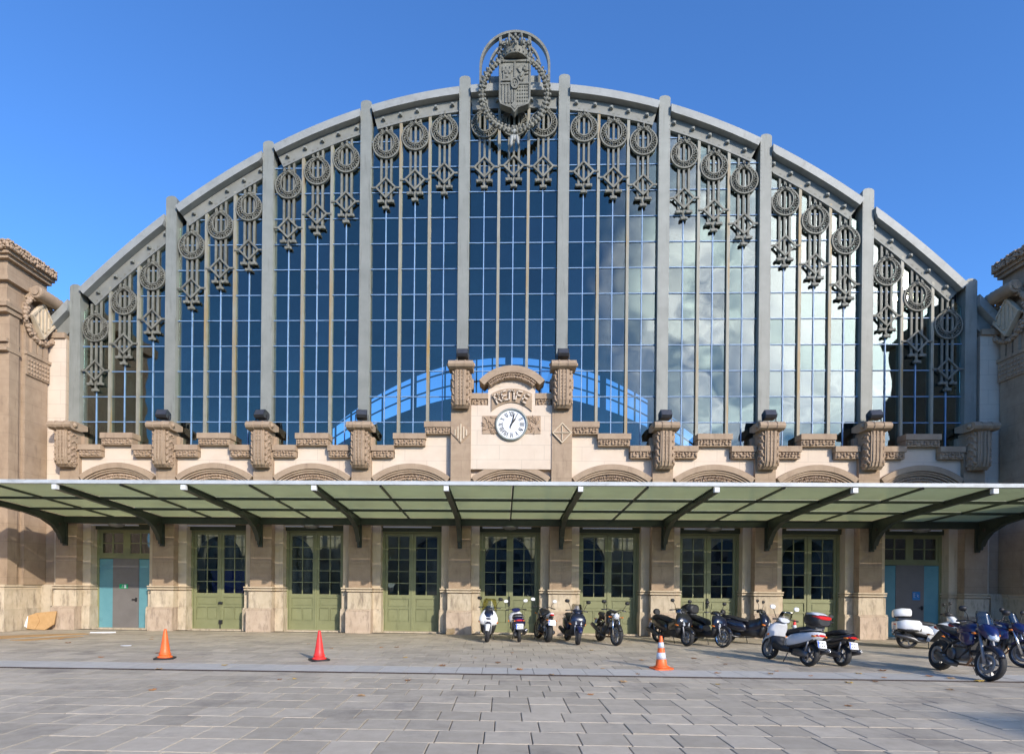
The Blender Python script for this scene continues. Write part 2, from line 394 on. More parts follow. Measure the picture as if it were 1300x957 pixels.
M['leafs'] = [mat('dry_leaf_' + n, c, tuple(x*1.3 for x in c), 60, .8) for n, c in (('brown', (.24,.11,.04)), ('orange', (.40,.17,.05)), ('yellow', (.52,.34,.07)), ('tan', (.40,.24,.11)))]
M['sign_green'] = mat('green_sign', (.0,.36,.14), (.0,.40,.16), 4, .4)
M['sign_blue'] = mat('blue_sign', (.03,.20,.50), (.04,.23,.54), 4, .4)
M['container'] = mat('blue_container', (.012,.02,.30), (.02,.03,.36), 2, .5)
M['foliage'] = mat('street_tree_leaves', (.045,.075,.022), (.08,.12,.035), 3, .6)
M['bark'] = mat('grey_bark', (.14,.12,.10), (.2,.17,.14), 9, .9)
M['house'] = mat('ochre_render', (.42,.33,.22), (.48,.39,.28), 1, .9)
M['house2'] = mat('grey_render', (.30,.28,.25), (.36,.34,.30), 1, .9)

# ------------------------------------------------------------------ ground
BAY = 3.6
PIERX = [(i-4.5)*BAY for i in range(10)]
PLINTH_Y = -.60

ground = MB().box(-400, 400, -400, 400, -.4, -.035).build('ground', M['bed']); structure(ground)
pavement = structure(link('pavement', None, None)); pavement.empty_display_size = .1
def make_paving():
    """paving slabs: the nearest ones single objects, the rest one mesh"""
    rows = []
    S = .55; g = .006
    y = -9.66; k = 0
    rows.append((-9.52, -8.62, .53, 'slab_blue'))           # long border slabs above the drain
    yy = -8.62
    while yy < -.5:
        rows.append((yy, min(yy+S, -.5), .56, 'slab')); yy += S
    yy = -9.68
    while yy > -17.5:
        rows.append((yy-S, yy, .56, 'slab')); yy -= S
    far = MB(); cells = []
    for ri, (y0, y1, w, m) in enumerate(rows):
        off = RNG.uniform(0, w)
        depth = (y0+y1)/2 + 21.2
        half = depth*1.05 + 4 if y0 > -10 else depth*.95+3
        half = min(half, 24)
        n = int(2*half/w)
        for i in range(n):
            x0 = -half + off + i*w
            x1 = x0 + w
            if y1 > -2.0 and (x1 < -17.0 or x0 > 17.0): continue
            cells.append((x0+g, x1-g, y0+g, y1-g, m, depth + abs(x0)*.25))
    cells.sort(key=lambda c: c[5])
    cache = {}
    near = [c for c in cells if abs((c[0]+c[1])/2) < (c[2]+21.2)*1.0][:300]
    ns = set(id(c) for c in near)
    for c in near:
        w, d = round(c[1]-c[0], 4), round(c[3]-c[2], 4); key = (w, d, c[4])
        if key not in cache:
            b = .006
            mb = MB(); t = -.0; 
            vs = [(-w/2,-d/2,-.04),(w/2,-d/2,-.04),(w/2,d/2,-.04),(-w/2,d/2,-.04),
                  (-w/2,-d/2,-b),(w/2,-d/2,-b),(w/2,d/2,-b),(-w/2,d/2,-b),
                  (-w/2+b,-d/2+b,0),(w/2-b,-d/2+b,0),(w/2-b,d/2-b,0),(-w/2+b,d/2-b,0)]
            fs = [(8,9,10,11)] + [(i,(i+1)%4,4+(i+1)%4,4+i) for i in range(4)] + [(4+i,4+(i+1)%4,8+(i+1)%4,8+i) for i in range(4)]
            mb.add(vs, fs); me = mb.mesh('paving_slab'); me.materials.append(M[c[4]]); cache[key] = me
        o = link('paving_slab', cache[key], pavement, ((c[0]+c[1])/2, (c[2]+c[3])/2, RNG.uniform(-.004, .002)))
        o.rotation_euler = (RNG.uniform(-.004,.004), RNG.uniform(-.004,.004), 0)
    far2 = MB()
    for c in cells:
        if id(c) in ns: continue
        t = RNG.uniform(-.004, .001)
        (far2 if c[4] == 'slab_blue' else far).box(c[0], c[1], c[2], c[3], -.04, t)
    stuff(far.build('paving_slabs', M['slab'], pavement)); stuff(far2.build('border_slabs', M['slab_blue'], pavement))
make_paving()
def make_drain():
    d = thing('drain_channel', 'narrow rusty slot drain running across the grey paving in front of the station', 'drain', (0,-9.6,0))
    MB().box(-24,24,-.062,.062,-.09,-.07).build('channel_floor', M['drain'], d)
    MB().box(-24,24,-.066,-.040,-.10,.003).box(-24,24,.040,.066,-.10,.003).build('channel_edge', M['drain'], d)
    g = MB()
    for i in range(700): x = -24 + i*48/700; g.box(x, x+.024, -.040, .040, -.03, -.006)
    stuff(g.build('grate_bars', M['drain'], d))
make_drain()

# ------------------------------------------------------------------ the station
station = thing('train_station', 'wide stone train station with a tall arched iron and glass front', 'station')
def A(x): return 19.85 - .0272*x*x - 5.5e-6*x**4
def arch_pts(x0, x1, n, off):
    out = []
    for i in range(n+1):
        x = x0 + (x1-x0)*i/n
        sl = -.0544*x - 2.2e-5*x**3
        nx, nz = -sl, 1.0; l = math.hypot(nx, nz)
        out.append((x + nx/l*off, A(x) + nz/l*off))
    return out

def carve(mb, x0, x1, z0, z1, y, rng, size=.09, d=.05):
    """scrolling leaf relief on a wall facing -y"""
    h = z1-z0; n = max(2, int((x1-x0)/size)); r = max(1, int(round(h/size)))
    for i in range(n):
        for j in range(r):
            x = x0 + (i+.5)*(x1-x0)/n + rng.uniform(-.2,.2)*size; z = z0 + (j+.5)*h/r + rng.uniform(-.12,.12)*size
            mb.lump((x, y, z), size*rng.uniform(.26,.4), d*rng.uniform(.7,1.2), size*rng.uniform(.45,.7), (1 if (i+j) % 2 else -1)*rng.uniform(.4,1.2), n=5)
    return mb
def arc(cx, cz, R, a0, a1, n): return [(cx + R*math.cos(a0 + (a1-a0)*i/n), cz + R*math.sin(a0 + (a1-a0)*i/n)) for i in range(n+1)]

# --- lower walls, pilasters, plinth
def make_lower():
    pm = {}
    def piece(key, fn, m):
        if key not in pm:
            mb = MB(); fn(mb); me = mb.mesh(key); me.materials.append(m); pm[key] = me
        return pm[key]
    for i, x in enumerate(PIERX):
        end = (-1 if i == 0 else 1 if i == 9 else 0)
        # pilaster shaft under the canopy
        def shaft(mb):
            mb.box(-.39,.39,-.42,.10,1.62,4.35); mb.box(-.43,.43,-.46,.10,4.35,4.50)
        link('pilaster', piece('pilaster', shaft, M['stone']), station, (x,0,0))
        def strips(mb):
            mb.box(-.69,-.392,-.10,.42,1.62,5.5); mb.box(.392,.69,-.10,.42,1.62,5.5)
        link('jamb_strip', piece('jamb_strip', strips, M['pale']), station, (x,0,0))
        def band(mb):
            mb.box(-.46,.46,-.50,.0,1.575,1.618); mb.box(-.45,.45,-.49,.0,1.485,1.535); mb.box(-.37,.37,-.40,0,1.44,1.575)
            for s in (-1,1):
                mb.box(min(s*.462,s*.74),max(s*.462,s*.74),-.18,.42,1.575,1.618); mb.box(min(s*.452,s*.73),max(s*.452,s*.73),-.17,.42,1.485,1.535); mb.box(min(s*.374,s*.68),max(s*.374,s*.68),-.08,.42,1.44,1.575)
        link('string_course', piece('string_course', band, M['pale']), station, (x,0,0))
        for nm, b in (('p', (-.42,.42,-.45,0,.845,1.438)), ):
            link('plinth_stone', piece('plu'+nm, lambda mb: mb.box(*b), M['plinth']), station, (x,0,0))
        for s in (-1,1):
            link('plinth_stone', piece('pls%d' % s, lambda mb: mb.box(min(s*.424,s*.72),max(s*.424,s*.72),-.13,.42,.845,1.438), M['plinth']), station, (x,0,0))
            link('plinth_stone', piece('plt%d' % s, lambda mb: mb.prism([(s*.454,-.22),(s*.75,-.22),(s*.75,.42),(s*.454,.42)], .0,.78,'xy').prism([(s*.456,-.2),(s*.74,-.2),(s*.74,.42),(s*.456,.42)], .782,.842,'xy'), M['plinth']), station, (x,0,0))
        link('plinth_stone', piece('plb', lambda mb: mb.box(-.45,.45,PLINTH_Y,0,0,.76).prism([(-.595,.762),(-.46,.843),(0,.843),(0,.762)], -.445,.445,'yz'), M['plinth_pink']), station, (x,0,0))
        # pilaster above the canopy
        if i not in (4,5):
            def up(mb): mb.box(-.36,.36,-.30,.25,4.503,6.72)
            link('pilaster', piece('pilaster_up', up, M['stone']), station, (x,0,0))
        else:
            def upc(mb): mb.box(-.36,.36,-.42,.25,4.503,9.3)
            link('pilaster', piece('pilaster_tall', upc, M['stone']), station, (x,0,0))
    # short return walls to the corner towers
    for s in (-1,1):
        a, b = sorted((s*16.892, s*17.5))
        MB().box(a,b,-.10,.42,1.62,5.5).build('return_wall', M['stone'], station)
        MB().box(a,b,-.2,.42,0,1.618).build('return_plinth', M['plinth'], station)
        a, b = sorted((s*16.56, s*17.5))
        MB().box(a,b,-.05,.40,5.5,10.75).build('return_wall', M['plaster'], station)
        MB().box(a,b,-.14,.40,10.752,10.95).build('return_coping', M['stone'], station)
make_lower()

# --- parapet wall with stepped caps, segmental hoods
def make_parapet():
    rng = random.Random(3)
    low = (6.75, 6.32); mid = (7.18, 6.75); hi = (7.60, 7.17)
    def cap(x0, x1, zt, zb):
        w = x1-x0
        o = MB().box(x0, x1, -.40, .10, zt-.20, zt).box(x0+.03, x1-.03, -.34, .08, zb+.002, zt-.202).build('parapet_cap', M['stone'], station)
        c = MB(); carve(c, x0+.05, x1-.05, zb+.03, zt-.215, -.345, rng, .105, .075)
        stuff(c.build('leaf_frieze', M['carved'], o))
    for b in range(9):
        cx = (b-4)*BAY
        if b in (3,5):
            s = -1 if b == 3 else 1
            segs = [(-1.44,-.62,low),(-.62,.50,mid),(.50,1.44,hi)]
            segs = [(cx + (a if s < 0 else -q), cx + (q if s < 0 else -a), l) for a,q,l in segs]
            segs.sort()
        elif b == 4:
            segs = [(-1.44,-.84,(8.61,8.18)),(.84,1.44,(8.61,8.18))]
            segs = [(cx+a, cx+q, l) for a,q,l in segs]
        else:
            segs = [(cx-1.44,cx-.58,low),(cx-.58,cx+.58,mid),(cx+.58,cx+1.44,low)]
        for j, (a, q, l) in enumerate(segs):
            e = 0.03 if l != low and b != 4 else 0
            cap(a-e, q+e, l[0], l[1])
        # plaster panel, stepped outline
        if b == 4:
            poly = [(-1.44,5.3),(1.44,5.3),(1.44,8.19),(-1.44,8.19)]
        else:
            poly = [(cx-1.44,5.3),(cx+1.44,5.3)]
            for a, q, l in reversed(segs): poly += [(q, l[1]+.01),(a, l[1]+.01)]
        MB().prism(poly, -.15, .22).build('plaster_panel', M['plaster'], station)
        # wall over the door, in the shade of the canopy
        MB().box(cx-1.44, cx+1.44, -.12, .24, 3.90, 5.298).build('door_head_wall', M['pale'], station)
        # segmental hood
        hood = MB()
        R = 2.32; cz = 6.10-R; a = math.asin(1.42/R)
        hood.band(arc(cx,cz,R,PI/2+a,PI/2-a,24), arc(cx,cz,R-.20,PI/2+a,PI/2-a,24), -.36, -.152)
        hood.band(arc(cx,cz,R-.22,PI/2+a,PI/2-a,24), arc(cx,cz,R-.27,PI/2+a,PI/2-a,24), -.31, -.152)
        hood.band(arc(cx,cz,R-.29,PI/2+a,PI/2-a,24), arc(cx,cz,R-.34,PI/2+a,PI/2-a,24), -.27, -.152)
        h = hood.build('segmental_hood', M['stone'], station)
        tym = MB()
        for k in range(34):
            t = PI/2 + a*.8*(1-2*k/33)
            for rr in (R-.42, R-.52):
                x, z = cx + rr*math.cos(t), cz + rr*math.sin(t)
                tym.lump((x + rng.uniform(-.02,.02), -.18, z), .032, .10, .065, rng.uniform(-1,1), n=5)
        stuff(tym.build('leaf_carving', M['carved'], h))
make_parapet()

# --- carved consoles below and beside the piers
def make_consoles():
    rng = random.Random(5)
    cap = MB()
    prof = [(.05,-.02),(-.30,0),(-.62,0),(-.78,-.03),(-.86,-.10),(-.88,-.17),(-.84,-.25),(-.74,-.30),(-.30,-.30),(.05,-.20)]
    cap.prism(prof, -.43, .43, 'yz')
    for x in (-.16, .16):
        cap.prism([(p[0]*1.0-(.018 if p[0] < -.2 else 0), p[1]+(.012 if p[1] > -.15 else -.012)) for p in prof], x-.02, x+.02, 'yz')
    for s in (-1,1):
        cap.lathe([(.10,s*.43),(.10,s*.465),(.05,s*.47),(.045,s*.50),(.02,s*.505)], (0,-.62,-.14), 'x', 12)
    cme = cap.mesh('cap'); cme.materials.append(M['stone'])
    body = MB()
    bp = [(.05,-.29),(-.70,-.29),(-.72,-.5),(-.71,-1.1),(-.70,-1.35),(-.64,-1.52),(-.52,-1.62),(-.42,-1.60),(-.36,-1.50),(-.30,-1.45),(.05,-1.45)]
    body.prism(bp, -.20, .20, 'yz')
    bp2 = [(p[0]*.90 if p[0] < 0 else p[0], p[1]) for p in bp]
    body.prism(bp2, -.30, -.201, 'yz'); body.prism(bp2, .201, .30, 'yz')
    for x in (-.12, .0, .12):
        body.prism([(-.69,-.31),(-.745,-.33),(-.745,-1.1),(-.735,-1.36),(-.67,-1.54),(-.62,-1.5)], x-.025, x+.025, 'yz')
    bme = body.mesh('scroll_body'); bme.materials.append(M['stone'])
    lv = MB()
    for s in (-1,1):
        for k in range(5):
            z = -.42 - k*.24
            for q in range(4):
                y = -.58 + q*.07
                lv.lump((s*.31, y, z - abs(q-1.5)*.05), .035, .055, .05, rng.uniform(-.5,.5), 'x', 5)
            lv.lump((s*.26, -.66, z), .04, .045, .08, s*.5, 'y', 5)
        for q in range(8):
            t = q*PI/4; lv.lump((s*.31, -.50+.09*math.cos(t), -1.42+.09*math.sin(t)), .035,.03,.03, 0, 'y', 5)
        for k in range(9): lv.lump((s*.0+s*.06, -.745, -.42-k*.12), .018,.02,.018,0,'y',5)
    lme = lv.mesh('leaf_carving'); lme.materials.append(M['carved'])
    for i, x in enumerate(PIERX):
        z = 9.62 if i in (4,5) else 7.52
        y = -.12 if i in (4,5) else 0
        c = link('carved_console', bme, station, (x, y, z))
        link('console_cap', cme, c); stuff(link('leaf_carving', lme, c))
        # the block behind the console
        b = MB().box(-.42,.42,-.10 if i not in (4,5) else -.02,.30,-.80,-.42).build('console_block', M['stone'], station, (x, y, z))
        if i in (4,5):
            # diamond shaped relief on the tall pilasters
            r = .37
            d = MB().prism([(0,r),(r*.95,0),(0,-r),(-r*.95,0)], -.46, -.422)
            o = d.build('diamond_relief', M['carved'], station, (x,0,7.18))
            q = MB()
            if i == 4:
                for xx in (-.2,-.1,0,.1,.2):
                    h = r - abs(xx) - .06
                    q.box(xx-.024, xx+.024, -.49, -.461, -h, h)
            else:
                for a in (0, PI/2): 
                    q.bar((-.26*math.cos(a), -.475, -.26*math.sin(a)), (.26*math.cos(a), -.475, .26*math.sin(a)), .028, .05, (0,1,0))
                q.band([(0,r),(r*.95,0),(0,-r),(-r*.95,0)], [(0,r-.05),(r*.95-.05,0),(0,-r+.05),(-r*.95+.05,0)], -.49,-.461, closed=True)
            q.build('diamond_ribs', M['pale'], o)
make_consoles()

# --- central block with hood, name plaque, carved panel
def make_centre():
    rng = random.Random(8)
    MB().box(-.84,.84,-.38,.2,5.9,8.95).build('clock_block', M['plaster'], station)
    hood = MB(); R = 1.55; cz = 9.52-R; a = math.asin(1.16/R)
    hood.band(arc(0,cz,R,PI/2+a,PI/2-a,24), arc(0,cz,R-.24,PI/2+a,PI/2-a,24), -.62, .15)
    hood.band(arc(0,cz,R-.242,PI/2+a*.88,PI/2-a*.88,24), arc(0,cz,R-.44,PI/2+a*.86,PI/2-a*.86,24), -.52, .12)
    h = hood.build('curved_hood', M['stone'], station)
    c = MB()
    for k in range(30):
        t = PI/2 + a*.83*(1-2*k/29)
        for rr in (R-.29, R-.39):
            c.lump((rr*math.cos(t), -.53, cz+rr*math.sin(t)), .03,.085,.075, rng.uniform(-1.2,1.2), n=5)
    stuff(c.build('leaf_frieze', M['carved'], h))
    MB().prism(arc(0,cz,R-.442,PI/2-a*.72,PI/2+a*.72,16), -.379, .1).build('hood_infill', M['plaster'], station)
    # curved plaque with the letters
    R2 = 1.04; c2 = 7.48
    up_ = [(x, 8.77-.19*(x/.72)**2) for x in [-.72+1.44*k/16 for k in range(17)]]
    dn_ = [(x, 8.28-.32*(x/.72)**2) for x in [-.72+1.44*k/16 for k in range(17)]]
    p = MB().band(up_, dn_, -.43, -.381).build('name_plaque', M['stone'], station)
    def strokes(ch):
        h, w = .31, .165
        if ch == 'R': return [[(0,0),(0,h)],[(0,h),(w*.7,h),(w,h*.85),(w,h*.65),(w*.7,h*.5),(0,h*.5)],[(w*.45,h*.5),(w,0)]]
        if ch == 'E': return [[(w,h),(w*.25,h),(0,h*.85),(0,h*.12),(w*.2,0),(w,0)],[(0,h*.5),(w*.85,h*.5)]]
        if ch == 'N': return [[(0,0),(0,h)],[(0,h*.85),(w*.35,h),(w*.8,h),(w,h*.82),(w,0)]]
        if ch == 'F': return [[(0,0),(0,h)],[(0,h),(w,h)],[(0,h*.52),(w*.8,h*.52)]]
    for k, ch in enumerate('RENFE'):
        t = PI/2 + .50 - k*.25
        er = V((math.cos(t),0,math.sin(t))); et = V((math.sin(t),0,-math.cos(t)))
        base = V((0,-.47,c2)) + er*(R2-.155)
        mb = MB()
        for st in strokes(ch):
            for q in range(len(st)-1):
                p0 = base + et*(st[q][0]-.0825) + er*st[q][1]; p1 = base + et*(st[q+1][0]-.0825) + er*st[q+1][1]
                d = (p1-p0).normalized()
                mb.bar(p0-d*.018, p1+d*.018, .046, .08, (0,1,0))
        mb.build('letter', M['plaster'], p)
    # carved panel behind the clock
    # the panel is wider than the block: cheeks carry it
    for a, q in ((-1.44,-.842),(.842,1.44)): MB().box(a,q,-.378,.2,5.9,8.18).build('cheek_wall', M['plaster'], station)
    po = {q: MB().box(min(q*.30,q*1.04),max(q*.30,q*1.04),-.40,-.381,7.16,7.80).build('carved_panel', M['carved'], station) for q in (-1,1)}
    for s in (-1,1):
        c = MB()
        for k in range(26):
            x = s*rng.uniform(.52,1.0); z = rng.uniform(7.2,7.76)
            c.lump((x,-.405,z), .03,.035,.09, rng.uniform(-1.4,1.4), n=5)
        stuff(c.build('leaf_carving', M['carved'], po[s]))
make_centre()

# --- iron piers, arch, window bays
def make_screen():
    rng = random.Random(21)
    tops = [12.75,15.98,17.96,19.39,20.22]
    for i, x in enumerate(PIERX):
        zt = tops[i if i < 5 else 9-i]
        w = .20
        outline = [(-w,6.3),(w,6.3),(w,zt-.10)] + [(w*.96*math.cos(t), zt-.10+.10*math.sin(t)) for t in (PI*.15,PI*.3,PI*.5,PI*.7,PI*.85)] + [(-w,zt-.10)]
        o = MB().prism(outline, -.10, .34).build('iron_pier', M['iron'], station, (x,0,0))
        rv = MB()
        z = 7.6
        while z < zt-.3:
            for s in (-1,1): rv.lump((s*.165,-.10,z), .014,.012,.014, n=5)
            z += .16
        stuff(rv.build('rivets', M['iron'], o))
    # arch, one piece between each pair of piers and a stub at either end
    xs = [-17.4] + PIERX + [17.4]
    for k in range(11):
        x0, x1 = xs[k] + .2, xs[k+1] - .2
        if k == 0: x0 = xs[0]
        if k == 10: x1 = xs[-1]
        top = arch_pts(x0,x1,14,0); f1 = arch_pts(x0,x1,14,-.27); f2 = arch_pts(x0,x1,14,-.30); w2 = arch_pts(x0,x1,14,-.70); w3 = arch_pts(x0,x1,14,-.76)
        def clipx(P): return [(min(max(p[0],x0),x1), p[1]) for p in P]
        web = MB().band(clipx(f2), clipx(w2), .03, .34).band(clipx(w2), clipx(w3), -.03, .345).build('arch_girder', M['iron_rust'], station)
        fl = MB().band(clipx(top), clipx(f1), -.22, .34).band(clipx(f1), clipx(f2), .06, .335)
        fl.build('arch_flange', M['iron_lt'], web)
        if 0 < k < 10:
            mid = arch_pts(x0,x1,10,-.47)
            for q in (1,3,5,7,9):
                px, pz = mid[q]; px += rng.uniform(-.03,.03); bm_ = MB()
                bm_.box(px-.06, px+.06, -.06, .029, pz-.045, pz+.045); bm_.box(px-.035,px+.035,-.10,-.061,pz-.03,pz+.03)
                bm_.build('bolt_block', M['iron'], web)
    # window bays
    Y = .07
    zk = [6.76 + .935*k for k in range(16)]
    rest = MB(); n_single = 0; pane_cache = {}
    todo = []
    for b in range(9):
        cx = (b-4)*BAY; x0, x1 = cx-1.6, cx+1.6
        fr = MB()
        colx = [x0 + (x1-x0)*t/3 for t in range(4)]
        def ztop(x): return A(x) - .55*math.sqrt(1 + (.0544*x)**2)
        # bars
        hb = MB()
        for c in range(3):
            a, q = colx[c], colx[c+1]
            m_ = (a+q)/2
            zc = A(m_) - 1.27 - .04*abs(m_) - 2.3
            hb.box(m_-.015, m_+.015, Y-.02, Y+.05, 6.3, zc)
            hb.box(m_-.012, m_+.012, Y+.012, Y+.04, zc, max(ztop(m_)-.02, zc+.1))
            for z in zk:
                zz = min(ztop(a), ztop(q))
                if z < zz: hb.box(a+.0, q-.0, Y-.015, Y+.045, z-.0125, z+.0125)
                else:
                    # clipped by the arch: find the span that stays below it
                    lo, hi_ = a, q
                    if z < max(ztop(a), ztop(q)):
                        N_ = 12; ok = [a + (q-a)*t/N_ for t in range(N_+1) if ztop(a + (q-a)*t/N_) > z]
                        if len(ok) > 1: hb.box(ok[0], ok[-1], Y-.015, Y+.045, z-.0125, z+.0125)
        win = hb.build('window_bay', M['bar'], station)
        for c in (1,2):
            x = colx[c]
            MB().box(x-.05, x+.05, -.012, .24, 6.3, ztop(x)-.12).build('mullion', M['mull'], win)
        for c in range(3):
            a, q = colx[c], colx[c+1]; m_ = (a+q)/2
            for (u0, u1) in ((a+.03, m_), (m_, q-.03)):
                prev = 6.3
                for z in zk:
                    t0, t1 = ztop(u0), ztop(u1)
                    if prev >= max(t0, t1): break
                    full = z <= min(t0, t1)
                    todo.append((prev, z, u0, u1, full, win, t0, t1)); prev = z
    order = sorted([t for t in todo if t[4] and t[0] > 6.5], key=lambda t: (round(t[0],2), abs((t[2]+t[3])/2)))
    single = set(id(t) for t in order[:300])
    for t in todo:
        z0, z1, u0, u1, full, win, t0, t1 = t
        tx, tz = rng.gauss(0,.0045), rng.gauss(0,.0045)
        if id(t) in single:
            w, h = round(u1-u0,3), round(z1-z0,3)
            if (w,h) not in pane_cache:
                me = MB().box(-w/2,w/2,-.004,.004,-h/2,h/2).mesh('pane'); me.materials.append(M['pane']); pane_cache[(w,h)] = me
            o = link('pane', pane_cache[(w,h)], win, ((u0+u1)/2, Y+.02, (z0+z1)/2)); o.rotation_euler = (tx,0,tz)
        else:
            if full: P = [(u0,z0),(u1,z0),(u1,z1),(u0,z1)]
            else:
                P = [(u0,z0),(u1,z0)]
                q1, q0 = min(t1,z1), min(t0,z1)
                if q1 > z0: P.append((u1,q1))
                else: P[1] = (u0 + (u1-u0)*max(.05,(t0-z0)/max(1e-3,t0-t1)), z0)
                if q0 > z0: P.append((u0,q0))
                else: P[0] = (u1 - (u1-u0)*max(.05,(t1-z0)/max(1e-3,t1-t0)), z0)
                if len(P) < 3: continue
            mx_, mz_ = (u0+u1)/2, (z0+z1)/2
            n = len(P)
            f = [(p[0], Y+.02-.004 + (p[0]-mx_)*tz + (p[1]-mz_)*tx, p[1]) for p in P]
            g = [(p[0], p[1]+.008, p[2]) for p in f]
            rest.add(f+g, [tuple(range(n)), tuple(range(2*n-1,n-1,-1))] + [(i,(i+1)%n,n+(i+1)%n,n+i) for i in range(n)])
    stuff(rest.build('upper_panes', M['pane'], station))
make_screen()

# --- the 27 hanging wreath ornaments
def make_wreaths():
    rng = random.Random(31)
    ring = MB()
    n = 28
    def ell(t, rx, rz, cz): return (rx*math.cos(t), cz + rz*math.sin(t))
    out = [ell(PI/2+2*PI*k/n, .50,.50,0) for k in range(n)]
    inn = [ell(PI/2+2*PI*k/n, .27,.33,.10) for k in range(n)]
    rim = [ell(PI/2+2*PI*k/n, .455,.455,.005) for k in range(n)]
    rin = [ell(PI/2+2*PI*k/n, .305,.365,.095) for k in range(n)]
    ring.band(out, rim, -.07, .02, closed=True); ring.band(rin, inn, -.06, .02, closed=True)
    rme = ring.mesh('wreath_ring'); rme.materials.append(M['orn'])
    lf = MB()
    for k in range(26):
        t = PI/2 + .35 + (2*PI-.7)*k/25
        for q, f in (((.5,.5),) if abs(t-2.5*PI) < 1.0 or abs(t-PI/2) < 1.0 else ((.22,.5),(.72,.5))):
            ox, oz = ell(t,.45,.45,0); ix, iz = ell(t,.31,.37,.095)
            x, z = ix + (ox-ix)*q, iz + (oz-iz)*q
            lf.lump((x, -.03, z), .026,.045,.062, rng.uniform(-1.5,1.5), n=5)
    for s in (-1,1):
        for k in range(4): lf.lump((s*(.06+.05*k), -.06, .47+.05*math.sin(k*1.3)), .03,.04,.06, s*(.6+.3*k), n=5)
    lf.lump((0,-.07,.49), .06,.05,.06, 0); lf.lump((0,-.06,.60),.04,.04,.06,0)
    lme = lf.mesh('wreath_leaves'); lme.materials.append(M['orn'])
    dia = MB(); r = .40
    dia.band([(0,r),(r,0),(0,-r),(-r,0)], [(0,r-.085),(r-.085,0),(0,-r+.085),(-r+.085,0)], -.06, .0, closed=True)
    dia.box(-.54,-r+.03,-.05,-.005,-.03,.03); dia.box(r-.03,.54,-.05,-.005,-.03,.03)
    dme = dia.mesh('diamond_frame'); dme.materials.append(M['orn'])
    wt = MB()
    wt.lathe([(.035,.10),(.055,.06),(.06,.03)], (0,-.0,0), 'z', 8)
    wt.box(-.12,.12,-.07,.03,-.055,.028)
    for s in (-1,1): wt.lump((s*.085,-.05,-.045), .055,.045,.045, n=6)
    wme = wt.mesh('pendant_weight'); wme.materials.append(M['orn'])
    for b in range(9):
        for c in (-1,0,1):
            x = (b-4)*BAY + c*1.068
            top = A(x); z = top - 1.27 - .04*abs(x)
            if b == 4 and c == 0: z -= .03
            o = link('wreath_pendant', rme, station, (x, .02, z))
            stuff(link('wreath_leaves', lme, o))
            link('diamond_frame', dme, o, (0,-.015,-1.56))
            for s, dz in ((-1,-2.04),(1,-2.04),(0,-2.27)):
                slope = .0544*abs(x); up = top - z - .62*math.sqrt(1+slope*slope) + (-s if x > 0 else s)*.18*slope
                MB().box(s*.18-.038, s*.18+.038, -.008, .045, dz, up).build('rod', M['orn'], o)
                link('pendant_weight', wme, o, (s*.18, .0, dz-.0))
make_wreaths()

